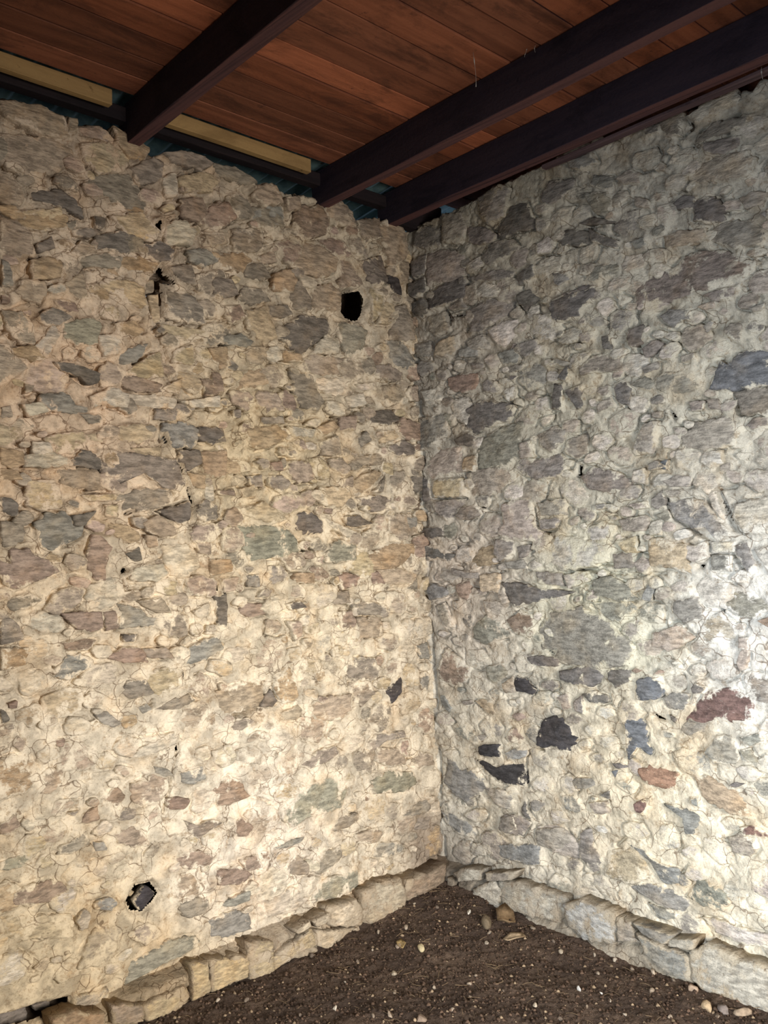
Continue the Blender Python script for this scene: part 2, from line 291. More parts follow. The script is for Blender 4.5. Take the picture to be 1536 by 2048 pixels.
# ------------------------------------------------------------------ stones read off the photograph
# each block: (x0, y0, scale) of the survey crop, then one stone per line: colour code and outline
SURVEY_L = [
((0, 0, .5), """
t 0,415 60,420 150,440 235,480 265,555 170,545 90,510 20,480
t 265,480 300,485 295,535 262,540
p 300,520 385,515 450,565 440,585 330,550
o 450,520 580,600 560,645 500,640 455,590
t 0,545 90,550 200,560 280,600 285,660 190,690 90,700 0,650
y 320,590 420,580 500,640 480,690 380,700 330,650
g 355,720 440,705 520,700 585,800 560,850 500,840 420,790 350,750
g 520,680 600,640 640,660 630,720 560,740
g 655,620 720,615 790,640 830,665 780,690 690,660
g 855,660 930,680 990,715 1010,740 930,740 860,700
t 1010,750 1080,755 1110,820 1040,830 1000,790
g 1005,830 1090,840 1140,900 1060,930 1010,890
r 720,800 800,800 830,850 790,890 720,860
r 840,830 900,820 930,880 860,920 800,890
y 700,720 800,700 860,730 830,770 740,770
d 130,770 240,760 310,830 320,870 240,830 130,800
y 80,850 230,840 240,900 180,930 80,900
y 450,870 560,860 620,930 600,965 500,940
d 610,880 655,870 650,920 625,935
g 390,950 470,930 560,960 570,1010 460,1010 390,990
r 1200,830 1290,850 1310,920 1230,950 1170,920
t 1310,820 1370,830 1390,870 1330,870
g 1420,890 1500,880 1530,950 1450,970
g 930,920 1040,920 1040,1000 940,1010
t 1130,800 1180,790 1190,840 1140,850
w 640,720 690,700 700,790 650,790
"""),
((0, 400, .29297), """
t 0,140 100,150 200,240 220,370 120,390 0,370
o 140,130 330,80 440,120 420,200 260,210 130,180
g 430,170 500,150 510,190 460,215
g 480,210 580,200 690,220 600,265 500,250
d 640,120 710,130 700,200 650,190
o 760,30 900,5 1000,40 980,90 870,80 760,60
y 790,110 950,100 1060,220 1040,270 890,240 810,190
d 660,250 800,230 920,250 960,310 840,370 720,330 660,340
d 980,310 1080,290 1180,350 1160,420 1050,420 970,380
g 540,400 700,370 810,400 790,470 620,460 540,450
o 820,400 950,390 1090,430 1070,500 930,480 820,460
t 480,360 560,280 630,320 640,360 520,390
g 240,310 340,260 360,340 260,360
o 210,420 330,400 410,440 400,530 220,540
t 440,570 560,490 600,670 520,670 430,610
b 0,420 50,450 70,590 0,590
y 640,590 760,540 900,560 1000,610 1000,720 880,720 780,640
g 1130,610 1260,640 1400,730 1380,850 1240,830 1120,800
g 1150,470 1280,450 1310,590 1200,570
g 1330,520 1500,490 1536,650 1430,670 1340,600
b 1270,350 1400,340 1470,420 1380,460 1280,420
t 1380,230 1500,230 1530,300 1420,320
w 1130,170 1250,140 1320,220 1280,310 1130,300
r 1380,130 1480,20 1536,60 1500,190 1400,210
t 0,770 130,780 210,860 220,980 120,980 40,900
o 50,1020 200,1000 290,1090 200,1110 80,1060
n 430,850 620,810 680,860 650,980 520,990 440,950
o 770,850 900,830 980,890 920,930 800,920
y 1110,850 1300,880 1440,910 1300,960 1130,930
b 810,1060 920,1000 1005,985 950,1080 860,1130 810,1110
y 850,1180 1000,1070 1085,1040 1085,1210 920,1210
d 370,1120 480,1130 560,1150 660,1190 640,1250 580,1260 520,1210 400,1170
r 770,1200 900,1210 1110,1260 1080,1310 900,1310 840,1270
y 1090,1290 1230,1220 1200,1330 1110,1310
g 1050,1430 1220,1430 1180,1510 1040,1500
b 290,1330 470,1330 500,1400 600,1420 560,1470 430,1440 300,1440
w 1230,1380 1480,1340 1490,1420 1300,1420
o 1410,1020 1536,1010 1530,1130 1450,1090
r 1370,1230 1470,1230 1510,1320 1400,1340
w 870,1330 1060,1340 1190,1360 1180,1430 1050,1420 880,1390
w 660,930 800,920 830,1000 780,1050 690,1070 660,1000
y 1180,1030 1290,1000 1300,1130 1170,1110
r 0,660 60,650 60,710 0,710
w 240,1000 360,850 400,920 320,1080
t 160,1260 220,1270 210,1310 165,1320
w 150,1400 270,1380 330,1440 200,1480
w 610,1350 750,1280 860,1330 850,1420 700,1400 620,1420
t 0,1420 60,1410 80,1480 0,1490
"""),
((420, 400, .29297), """
b 285,90 370,50 490,60 510,160 400,210 290,180
r 590,90 740,40 800,150 780,230 620,270 580,200
r 0,40 110,20 120,160 20,180
t 780,60 880,20 945,90 970,190 880,170 800,110
g 990,190 1070,140 1125,180 1110,270 1030,280
t 1130,180 1240,150 1300,240 1330,380 1230,460 1150,270
t 590,400 650,300 760,330 860,400 850,480 760,530 640,500 560,450
o 40,380 200,370 270,420 210,490 60,470
t 330,390 420,350 440,430 350,440
g 180,690 220,600 350,620 390,690 280,720
g 240,450 340,440 390,530 320,560 230,520
o 430,510 520,480 570,550 540,630 430,620
t 700,600 820,580 890,640 880,740 720,750 690,680
g 530,600 600,560 690,700 690,740 560,740
t 875,450 900,400 960,440 1045,570 1000,600 905,610 880,540
d 1030,430 1160,390 1180,480 1200,560 1100,580 1040,500
y 1080,610 1160,630 1170,750 1100,830 1085,700
k 1210,520 1270,540 1300,650 1240,640
t 1260,430 1350,430 1340,560 1290,560
d 470,890 620,800 760,830 780,900 700,960 600,1060 520,960 480,940
y 250,770 370,740 420,870 450,960 340,950 250,880
g 400,730 520,720 560,780 470,810 410,790
n 860,850 960,850 1050,900 1010,1040 940,1070 870,960
w 710,990 790,920 870,970 860,1050 690,1050
b 60,940 190,920 270,970 240,1010 110,990
t 645,1100 700,1060 920,1090 960,1130 920,1190 720,1190 650,1150
o 200,1190 350,1150 390,1250 300,1270 200,1290
g 560,1180 690,1190 720,1300 770,1370 720,1430 620,1400 580,1330
t 320,1310 440,1330 480,1440 380,1440 310,1390
w 720,1220 950,1210 950,1300 850,1340 740,1290
d 1080,1460 1240,1430 1300,1500 1200,1536 1100,1520
w 1000,1260 1120,1250 1130,1300 1030,1300
g 1060,1140 1200,1130 1310,1180 1300,1240 1150,1220
t 1180,1280 1300,1260 1320,1370 1220,1410 1170,1350
b 1200,970 1310,970 1390,1100 1370,1160 1240,1120
g 1260,740 1320,730 1350,800 1370,950 1230,950 1220,850
y 1170,720 1250,700 1250,790 1200,850 1140,840
g 340,1490 470,1480 480,1530 340,1530
g 150,1440 200,1430 195,1490 145,1490
r 90,740 180,730 220,800 130,850 90,800
o 0,1030 90,1020 140,1140 60,1150 0,1090
g 0,540 120,560 160,650 60,680 0,640
r 0,1180 60,1190 80,1310 0,1320
w 590,510 720,550 700,610 620,590
o 480,1030 590,1060 620,1110 500,1100
"""),
((0, 830, .29297), """
y 770,90 850,70 1010,75 1030,140 940,195 790,160
y 900,230 1090,220 1080,295 920,270
b 1105,70 1250,55 1350,110 1310,220 1170,215 1110,150
d 1340,90 1460,90 1510,140 1430,200 1340,160
d 1225,250 1350,240 1370,330 1280,380 1225,330
o 1270,400 1390,420 1380,500 1280,490
o 1370,260 1530,250 1530,420 1400,410
d 480,310 560,240 640,270 720,350 640,370 560,350 490,350
g 690,250 880,270 1130,310 1220,330 1240,440 1180,510 1080,490 960,400 860,400 800,480 720,380
t 370,370 640,370 720,500 590,510 440,480
y 550,550 780,540 770,580 600,590
g 830,550 950,510 1130,520 1150,600 1000,650 850,660
d 1090,660 1270,600 1290,690 1240,750 1140,700
g 1340,620 1390,580 1470,630 1460,710 1380,725 1320,690
p 1290,810 1340,750 1450,740 1510,790 1440,860 1320,870
o 740,740 870,760 950,820 950,880 860,870 780,820
d 0,570 60,570 110,610 110,680 60,690 0,650
b 250,740 310,680 430,670 480,720 550,740 540,820 440,880 390,905 280,890 260,800
d 480,690 630,660 560,750 490,760
r 640,830 690,810 760,910 720,990 700,1130 630,1090 580,1000
r 0,1000 60,1020 70,940 180,930 330,1010 370,1070 200,1140 120,1180 50,1160 0,1090
d 240,1080 320,1060 310,1110 250,1130
w 1110,910 1220,890 1310,900 1350,1030 1270,1100 1190,1100 1120,1010
w 870,1080 950,1030 1090,1020 1130,1080 1060,1130 900,1130
d 860,950 950,900 960,990 920,1010
p 1260,1110 1400,1100 1500,1150 1480,1230 1310,1230
t 970,740 1060,690 1200,780 1180,820 1080,830 990,790
b 810,1300 870,1300 960,1330 1000,1380 1110,1390 1090,1430 960,1440 820,1450
r 420,1360 560,1340 680,1350 690,1450 600,1480 510,1450
r 700,1350 780,1340 800,1450 720,1470
g 0,1360 120,1430 150,1520 0,1530
t 930,1270 1080,1250 1150,1350 1030,1340
d 1460,1240 1536,1220 1536,1450 1480,1420
g 0,740 140,750 150,850 50,900 0,890
w 210,190 330,190 340,270 220,270
w 170,280 310,250 450,300 460,340 340,360 170,350
o 0,230 150,250 160,340 60,360 0,340
o 0,370 110,380 140,440 0,450
g 540,0 690,0 690,60 600,60
y 570,140 690,120 690,190 600,170
y 700,620 780,620 780,700 700,690
w 1390,490 1450,470 1460,590 1400,590
t 1330,870 1440,870 1430,950 1350,940
t 980,820 1050,830 1060,900 990,900
"""),
((420, 830, .29297), """
o 250,100 430,80 520,140 400,210 310,230 250,200
w 530,80 620,90 710,100 690,150 550,150
o 720,90 830,40 860,90 760,140
r 880,20 980,10 970,100 880,100
t 740,190 850,150 880,270 760,270
g 1000,160 1060,110 1090,170 1020,220
y 1160,110 1250,110 1290,160 1170,190
r 1310,30 1420,60 1430,170 1340,170 1290,110
d 1220,220 1300,180 1390,220 1380,270 1260,280
t 990,290 1210,260 1200,340 1000,340
o 990,440 1110,380 1160,400 1080,510 980,550
t 880,440 960,420 960,490 880,490
g 1130,500 1190,400 1160,530 1110,520
y 760,500 920,500 950,560 860,630 770,610
r 765,640 830,640 820,680 770,660
g 1010,570 1130,550 1240,570 1230,640 1110,660 1030,610
t 530,320 650,330 700,440 580,460 500,390
o 80,310 180,310 200,400 100,400
r 390,330 450,320 460,380 400,380
g 250,420 340,410 350,490 270,490
r 30,520 150,510 150,550 40,545
n 200,770 350,760 480,780 560,840 600,920 520,960 370,970 280,990 240,900
d 580,690 660,660 770,730 760,800 640,810 580,760
n 780,950 860,850 980,890 980,980 870,1000 770,1000
t 1200,690 1380,680 1410,800 1290,850 1220,790
b 1330,700 1400,700 1400,760 1350,770
d 920,700 1000,690 1090,740 1000,760 940,750
o 1090,960 1220,880 1390,880 1410,930 1270,1030 1120,1050
r 1080,1080 1130,1070 1180,1150 1100,1150
t 1140,1060 1280,1050 1390,1090 1360,1140 1200,1150
o 560,1080 690,1080 690,1150 560,1140
r 870,1100 930,1080 1020,1100 1000,1160 900,1190
g 980,1280 1080,1270 1160,1300 1150,1360 1010,1360
r 870,1350 960,1340 990,1410 960,1500 900,1470
d 500,1290 590,1270 630,1310 520,1330
r 230,1290 340,1290 380,1350 270,1380 200,1350
b 240,1100 320,1090 330,1170 260,1170
p 510,1410 600,1410 600,1500 560,1536
g 810,1220 940,1200 950,1280 830,1290
t 1010,1390 1150,1380 1160,1500 1010,1520
y 210,640 360,600 490,710 400,740 230,680
o 0,990 130,990 150,1070 0,1090
t 70,1120 180,1110 160,1190 80,1210
y 180,510 280,480 300,550 200,560
g 1330,1180 1390,1110 1390,1200
g 0,100 70,90 100,180 20,190
d 1370,430 1450,420 1460,490 1400,530
w 780,710 870,750 990,800 930,840 830,780
"""),
((0, 1260, .29297), """
g 0,20 130,10 150,60 0,100
o 0,130 180,120 160,230 60,260 0,270
b 370,270 450,180 540,160 640,210 620,250 500,300 470,340 370,310
r 740,180 830,120 960,130 1000,220 860,220 750,200
g 980,130 1130,120 1180,190 1000,190
b 1210,200 1310,100 1490,40 1510,130 1400,200 1250,240
r 430,90 560,60 660,70 600,140 450,130
d 840,30 930,30 910,80 840,80
g 830,430 860,350 980,330 1040,430 900,470
b 650,580 720,550 780,600 840,640 770,660 690,640
b 940,530 1000,500 1040,540 970,570
g 1060,540 1150,480 1280,440 1340,480 1200,540
d 0,540 40,560 60,610 0,640
r 50,500 110,480 100,530 50,530
t 260,1000 330,940 430,950 430,1040 340,1110 270,1110 310,1060
t 900,1050 1010,1010 1050,980 1130,1010 1140,1090 1050,1180 940,1210 895,1120
b 1050,930 1150,950 1180,990 1120,1000 1050,970
b 1230,980 1360,920 1390,1010 1290,1050 1220,1030
r 700,1150 790,1060 850,1130 800,1220 740,1180
r 570,1250 650,1200 670,1290 590,1310 540,1310
p 980,1290 1070,1200 1080,1260 1000,1310
t 780,1400 910,1340 1000,1400 1020,1470 900,1480 800,1450
b 640,1450 710,1440 730,1500 640,1510
g 400,1480 600,1360 600,1460 470,1520 390,1536
r 0,1320 90,1260 140,1330 60,1390 0,1400
g 1260,1300 1330,1330 1440,1290 1500,1310 1400,1370 1340,1420 1290,1370
r 1130,1160 1200,1140 1290,1150 1240,1220 1140,1220
w 960,800 1200,680 1210,770 1000,850 890,870
t 80,790 110,720 160,760 140,830
g 450,1245 530,1230 500,1270
r 370,750 440,740 430,800 380,790
"""),
((420, 1260, .3125), """
t 40,410 150,360 250,320 330,350 350,440 300,500 150,530 60,500
o 410,310 500,240 545,280 550,430 470,470 410,380
d 340,450 390,380 430,450 400,490 330,490
g 120,600 250,560 290,590 200,640 140,640
t 450,530 560,480 600,530 540,570 460,570
t 660,480 740,430 890,410 900,500 830,570 700,580 660,540
r 670,450 690,420 750,430 700,470
g 850,240 920,180 1030,180 1080,270 1040,320 920,320 870,280
g 900,340 1020,330 1050,400 980,480 910,460
k 1130,390 1230,280 1220,400 1150,470
b 1340,290 1370,260 1400,290 1390,390 1350,380
r 1320,540 1380,490 1420,560 1420,660 1370,670 1330,610
b 1320,100 1380,80 1390,180 1340,180
g 1010,730 1060,670 1220,640 1230,680 1120,700 1060,760 1020,780
g 590,860 680,780 800,740 820,790 740,840 640,890
r 10,1040 110,930 180,960 240,1060 150,1100 70,1130
n 490,1150 580,1030 720,950 880,930 880,1050 850,1140 720,1170 610,1200 530,1260
g 790,1260 830,1200 940,1170 970,1200 880,1260 800,1290
n 1020,970 1110,900 1280,910 1320,970 1240,1030 1050,1040
t 1060,750 1220,760 1250,850 1140,870 1060,840
t 1280,850 1350,780 1420,800 1430,860 1320,880
r 970,1070 1010,1040 1010,1090 980,1095
g 1220,1190 1330,1090 1410,1070 1400,1150 1280,1190
g 1280,1230 1420,1170 1410,1280 1310,1280
t 930,1310 1060,1260 1100,1300 1050,1360 940,1360
r 160,1230 200,1200 270,1260 230,1320 170,1310
b 400,1390 500,1340 600,1320 580,1350 470,1390
g 490,1500 560,1440 640,1510 620,1560 500,1560
g 670,1500 720,1430 820,1380 830,1440 760,1520 680,1560
r 190,1470 290,1430 320,1510 220,1540
r 310,1420 360,1410 370,1460 320,1470
"""),
((0, 1600, .29297), """
n 0,430 90,390 190,360 210,400 120,470 0,480
r 80,650 170,580 330,540 440,570 460,620 350,680 200,720 80,700
t 1200,540 1290,500 1370,580 1350,660 1210,670
g 1220,700 1300,660 1400,670 1410,750 1290,800 1230,770
t 510,820 560,740 610,760 590,860 540,890
b 640,700 740,660 820,690 760,750 650,740
n 870,1250 890,1110 1000,1040 1130,960 1320,930 1350,990 1230,1060 1080,1120 980,1190
t 870,920 950,830 1050,850 1100,910 980,980
r 1190,400 1300,340 1460,370 1420,440 1250,470
y 10,800 480,780 480,930 180,950 20,930
t 505,1350 720,1280 740,1400 560,1440 505,1430
"""),
((400, 1600, .3906), """
b 45,620 150,580 250,570 265,660 150,690 65,700
b 90,540 180,490 250,460 250,510 160,545
r 80,360 200,330 260,380 200,430 90,430
w 290,360 430,340 470,400 430,460 350,510 290,520
w 290,540 400,490 480,450 570,500 500,560 300,610
n 600,430 740,370 810,350 830,420 700,500 580,520
b 900,260 920,220 1020,210 1060,260 960,290 900,290
"""),
]
SURVEY_R = [
((800, 180, .2604), """
g 130,1090 180,1050 310,1060 320,1180 200,1220 120,1200
t 330,960 480,950 520,1050 480,1180 340,1170
g 520,1060 640,1050 740,1110 720,1170 600,1190 530,1170
d 760,1090 850,890 970,870 1030,1000 1020,1060 900,1080 800,1150
g 740,1170 860,1150 930,1220 800,1290 700,1350 620,1300
t 600,830 780,740 840,770 800,960 700,1040 630,960
g 1080,840 1150,700 1340,690 1340,760 1130,900
d 1190,1140 1260,1080 1440,1090 1536,1130 1440,1190 1270,1200
t 220,1260 350,1230 480,1260 500,1400 380,1460 220,1500
g 80,1320 210,1260 200,1420 110,1440
d 80,1500 200,1440 210,1530 130,1600 90,1580
d 220,1570 360,1480 480,1450 500,1580 380,1590 250,1620
g 500,1440 640,1410 790,1380 880,1400 840,1450 700,1470 560,1470
d 900,1430 1040,1340 1040,1430 930,1500
w 540,1560 680,1470 770,1530 750,1590 580,1600
b 1180,1410 1280,1410 1300,1450 1230,1510 1190,1480
d 910,1580 1000,1540 1060,1600 1000,1660 920,1650
g 1170,1620 1300,1560 1500,1500 1480,1600 1370,1640 1200,1680
b 1310,560 1480,490 1520,560 1400,620 1320,600
"""),
((1136, 160, .2604), """
b 180,810 200,730 350,740 360,830 260,840
t 380,760 490,690 550,720 550,790 440,800
n 150,880 300,870 340,940 320,1040 250,1040 180,950
d 110,1110 200,1060 380,1090 310,1110 180,1120
d 170,1140 250,1190 390,1240 370,1290 200,1250
g 580,370 700,340 720,400 600,430
g 690,330 870,240 910,300 880,430 780,430 720,370
w 910,280 1010,200 1270,70 1310,180 1100,280 960,340
g 980,490 1120,330 1400,290 1390,330 1200,420 1050,470
g 1050,500 1340,430 1310,530 1210,580 1080,570
t 930,680 1040,640 1200,590 1380,560 1430,620 1400,740 1200,780 1000,790 930,760
t 670,680 750,640 770,700 700,710
g 1330,920 1450,860 1536,870 1500,960 1380,990
d 830,960 900,900 980,900 960,990 870,1000
d 980,940 1120,900 1220,990 1200,1080 1100,1100 980,1080
t 520,900 640,930 650,1000 530,970
w 560,1080 690,1030 690,1120 580,1140
b 490,1250 590,1210 620,1270 520,1300
t 740,1200 870,1170 1060,1150 1030,1240 900,1280 750,1290
g 1060,1200 1180,1100 1440,1080 1500,1180 1470,1260 1300,1290 1080,1230
G 550,1540 660,1470 800,1460 960,1330 1130,1310 1380,1390 1430,1410 1310,1500 1190,1560 1000,1640 750,1700 530,1740
n 130,1540 220,1430 380,1410 380,1490 200,1550
d 40,1630 130,1570 210,1580 190,1690 60,1690
b 1490,1040 1536,1020 1536,1060
"""),
((800, 580, .2604), """
d 230,60 330,0 500,0 500,50 380,110 240,150
d 100,110 190,60 230,140 180,220 110,180
t 210,220 340,160 380,220 380,300 270,350 220,310
g 380,140 480,60 500,130 400,160
g 520,160 690,80 850,80 850,160 740,240 600,320 520,310
t 520,400 640,340 700,410 690,450 560,470
y 300,400 440,360 460,460 420,510 290,510
g 130,420 240,400 280,500 150,520
b 470,470 560,430 620,460 590,510 480,520
b 750,490 860,450 920,500 880,560 780,570
g 880,430 1060,380 1060,440 960,520 900,480
w 680,310 800,240 900,230 920,330 790,440 740,400
d 1170,100 1300,40 1500,0 1490,60 1400,130 1390,200 1240,240 1170,230
d 920,80 1000,20 1040,80 960,160
g 120,610 170,550 250,560 270,620 180,660
r 380,680 480,650 600,640 590,760 500,780 390,770
g 550,560 640,560 650,610 560,610
g 830,590 960,570 930,610 830,640
d 830,660 910,660 860,700
w 180,780 300,760 330,850 220,890
d 510,920 620,860 800,870 870,900 820,1000 700,1040 580,1090 510,1060
n 140,990 360,960 370,1110 260,1200 150,1220
d 430,1150 530,1100 580,1130 560,1200 460,1190
n 590,1180 780,1060 950,1000 920,1150 920,1270 830,1340 610,1370
g 1070,1120 1200,1050 1280,1080 1260,1160 1160,1240 1090,1190
t 940,1180 1020,1160 1040,1280 940,1290
g 960,1360 1060,1300 1220,1260 1280,1330 1270,1410 1100,1460 980,1430
d 1220,680 1300,590 1320,640 1290,700
d 1200,730 1250,730 1260,800 1250,920 1180,910
d 1270,780 1400,740 1410,900 1370,910 1320,830
g 1170,560 1220,530 1320,560 1280,590
o 510,1290 590,1270 590,1390 510,1390
y 260,1460 490,1450 510,1580 280,1590
t 510,1410 620,1380 780,1365 870,1390 900,1450 760,1560 560,1580
g 180,1500 240,1530 220,1600 180,1590
p 170,1380 300,1230 480,1200 500,1390 350,1420 250,1450
"""),
((1136, 560, .2604), """
g 110,680 190,580 410,570 440,700 300,700 120,730
d 480,390 580,345 570,480 490,520 460,450
d 270,440 330,430 350,530 290,540
g 570,530 660,460 740,480 700,540 600,600
g 580,680 690,630 700,680 600,720
b 700,280 780,230 940,230 950,300 870,310 820,360 750,320
g 1060,120 1160,80 1300,60 1280,140 1150,170
t 1010,210 1140,170 1150,220 1080,240
b 1410,230 1536,180 1500,240 1440,250
b 1050,370 1110,310 1140,330 1090,410
g 1220,400 1260,340 1350,340 1340,480 1290,470
t 870,590 990,560 980,610 890,640
B 1110,830 1190,620 1240,660 1330,570 1440,540 1600,550 1600,800 1400,820 1260,840 1130,840
g 1260,860 1420,830 1600,830 1600,1040 1340,1030 1300,930
d 370,830 430,770 490,830 480,950 420,960 380,910
n 500,810 600,740 690,800 640,850
t 240,960 340,900 360,960 240,1020
g 940,940 1060,930 1050,1000 960,1010
g 1080,920 1160,910 1170,990 1090,990
t 520,1280 600,1110 700,1090 690,1180 650,1330 540,1330
t 870,1200 1000,1100 1210,1050 1310,1130 1280,1260 1080,1300 880,1280
g 660,1020 730,1010 720,1060 670,1060
B 710,1400 780,1380 770,1460 720,1440
w 1050,1320 1180,1310 1190,1400 1100,1440 1020,1400
g 110,1510 200,1440 380,1480 480,1530 450,1590 300,1620 160,1600
g 1360,1120 1430,1060 1536,1050 1536,1110 1420,1140
"""),
((820, 900, .2604), """
p 720,440 800,390 920,380 960,560 1010,640 950,690 780,680 680,640 740,560
g 180,400 420,380 400,450 300,540 200,470
g 370,510 410,440 530,430 540,500 430,540
d 110,740 190,740 240,790 340,800 310,860 220,820 150,850 110,830
o 470,850 540,740 640,740 660,870 540,890
g 670,690 790,700 800,790 700,850 660,780
g 820,740 920,730 920,800 850,840
g 760,860 880,840 920,910 860,910 770,910
w 960,800 1140,660 1330,680 1536,740 1530,830 1390,890 1180,920 1020,840
g 340,910 460,940 540,940 530,990 440,980 350,960
b 140,1060 210,1030 300,1080 280,1130 160,1150
r 360,1040 450,1000 480,1080 440,1150 380,1120
y 540,960 700,950 700,1090 560,1080
d 720,1020 850,1020 980,1060 1100,1070 1250,1090 1160,1120 960,1170 840,1200 790,1150
g 980,930 1160,950 1190,1040 1000,1020
t 580,1160 720,1160 760,1190 690,1270 600,1230
r 750,1310 850,1240 940,1270 960,1400 920,1440 820,1400
n 500,1360 600,1280 720,1320 780,1420 600,1490 490,1440
n 987,1390 1094,1248 1306,1221 1460,1287 1594,1402 1697,1498 1670,1632 1421,1670 1152,1632 1018,1536
t 210,1200 270,1180 340,1350 310,1360 250,1280
t 980,410 1190,370 1200,500 1000,500
t 1000,540 1160,520 1120,600 1010,610
p 690,1100 730,1060 780,1170 740,1190
w 1190,960 1350,930 1390,1000 1230,1060
d 110,600 250,600 250,660 180,680 120,660
d 100,210 150,230 170,380 120,390
"""),
((1136, 900, .2604), """
y 650,690 720,680 910,730 920,850 980,950 800,900 640,880
y 380,700 530,670 550,780 450,790
g 350,800 500,790 500,900 360,910
w 910,740 1060,710 1090,820 1000,860 920,840
p 480,420 620,390 640,440 530,460
n 680,500 780,460 800,520 770,550
g 660,380 740,310 760,420 700,450 650,430
b 780,410 960,380 1050,400 1150,540 1280,640 1150,680 1080,600 960,600 830,520
w 1080,340 1160,330 1250,540 1190,540 1110,430
w 1290,420 1600,350 1600,640 1380,630 1290,560
w 1100,710 1280,700 1290,780 1110,790
b 1110,810 1260,810 1250,930 1110,920
b 1300,740 1380,710 1450,860 1400,940 1310,800
w 1450,770 1580,740 1580,960
n 200,1010 330,970 450,1030 530,1140 420,1160 210,1110
b 570,1150 620,1030 670,1080 640,1160
b 820,1170 1010,1130 1050,1290 900,1320 810,1230
n 190,1170 480,1170 540,1210 400,1320 280,1270
t 740,240 860,190 960,210 930,280 800,280
w 520,160 610,140 610,260 510,250
g 640,110 700,80 780,130 640,160
t 760,310 880,310 870,350 790,360
r 1460,1310 1560,1280 1560,1360
p 660,1400 850,1350 960,1440 800,1536 650,1500
p 1320,1440 1400,1440 1390,1536 1320,1520
b 220,420 290,410 290,450 230,460
t 390,540 600,500 640,560 600,620 430,620
"""),
((820, 1240, .2344), """
r 250,450 310,240 370,300 510,410 480,520 370,550 260,500
b 260,640 300,640 370,750 340,790 280,720
o 545,690 620,670 690,700 740,800 690,820 600,730
g 450,690 540,680 530,720 480,720
n 660,400 790,380 850,460 750,530 670,500
K 890,550 915,475 990,510 1070,600 1060,640 990,610 920,610
t 800,540 890,480 910,610 820,620
d 1010,320 1130,300 1260,330 1270,390 1150,400 1040,370
d 1288,440 1399,410 1578,393 1647,469 1621,533 1536,563 1408,546 1306,512
K 1080,1040 1140,860 1220,830 1290,850 1360,920 1370,970 1430,1000 1380,1070 1340,1120 1230,1070 1150,1090 1090,1070
r 830,1000 870,920 930,930 970,1010 940,1050 850,1040
K 590,1080 640,1060 770,1060 770,1160 650,1160 600,1140
K 600,1200 650,1200 760,1260 820,1220 960,1230 990,1330 990,1400 880,1410 770,1370 700,1310 610,1220
b 820,1130 900,1100 1000,1110 990,1170 840,1190
b 290,1380 320,1180 370,1190 440,1290 560,1270 640,1380 650,1420 560,1500 480,1540 370,1450
t 640,1430 780,1440 900,1500 860,1610 760,1590 700,1520
b 270,1640 380,1660 510,1740 560,1820 500,1860 380,1800 290,1720
g 790,1680 900,1670 930,1780 850,1810 780,1780
g 1020,1560 1080,1530 1160,1570 1090,1630 1020,1610
b 1290,1500 1400,1500 1510,1600 1430,1640 1340,1610
g 1370,1370 1460,1340 1580,1360 1590,1400 1536,1430 1420,1440
t 1270,660 1350,620 1390,750 1330,770
g 1400,700 1480,640 1500,800 1440,780
r 880,810 960,780 1000,830 940,860
d 990,1540 1050,1620 1080,1700 1000,1690 960,1640
t 1080,1780 1300,1770 1390,1880 1250,1963 1090,1900
"""),
((1150, 1240, .2513), """
d 260,400 440,390 460,480 330,540 280,470
d 70,590 150,560 260,600 270,650 190,670 120,650
B 510,490 590,450 650,470 740,560 640,630 500,630
b 710,620 800,570 910,590 890,680 850,720 750,700
d 940,540 970,500 1040,540 1020,580 960,580
R 880,800 1000,640 1090,550 1250,560 1380,610 1430,690 1380,800 1260,800 1120,780 1000,830
d 770,750 830,780 820,810 780,790
B 400,800 440,750 520,790 570,880 560,970 610,1040 590,1070 500,1010 440,1110 420,980
O 510,1190 600,1160 700,1180 830,1220 800,1260 790,1330 690,1340 600,1290 530,1250
n 1050,1050 1140,920 1250,920 1330,1080 1300,1140 1130,1120
n 1320,930 1490,890 1500,960 1380,1010
n 1330,1030 1400,1020 1460,1130 1380,1120
o 950,1230 1070,1240 1220,1330 1340,1400 1390,1500 1370,1570 1260,1540 1080,1460 1010,1400
d 1240,1310 1290,1280 1360,1300 1300,1330
R 480,1460 540,1430 590,1480 540,1540 490,1520
b 720,1470 830,1490 960,1530 1010,1590 960,1650 950,1710 890,1700 870,1560
R 1330,1650 1440,1620 1560,1700 1560,1740 1430,1700 1350,1700
d 300,1140 380,1130 430,1170 340,1180
B 300,1200 350,1190 330,1250
d 210,1390 290,1350 290,1420
t 130,1450 260,1440 280,1530 180,1540
g 40,1690 120,1660 150,1740 120,1830 50,1800
p 490,180 640,150 740,200 640,290 520,270
r 640,430 690,390 740,410 680,430
p 1290,330 1360,140 1400,150 1370,380 1310,400
b 930,1420 990,1410 990,1480 940,1460
r 470,400 500,380 550,400 500,420
"""),
((900, 1600, .4141), """
b 230,220 340,210 440,220 455,310 370,300 250,270
t 420,130 530,120 620,220 640,280 560,270 460,220
g 250,80 330,70 390,110 350,170 260,150
y 760,250 900,240 980,350 900,400 760,360
b 850,210 930,240 1010,300 1110,330 1100,400 1040,400 980,300
b 870,420 950,400 1100,440 1160,500 1130,540 1000,490
n 1155,460 1200,380 1300,420 1360,480 1330,530 1230,510
w 1220,570 1350,590 1450,630 1560,650 1560,720 1420,690 1290,640
b 960,500 1100,545 1100,575 1010,570
g 620,200 660,150 740,300 700,350 640,280
"""),
]
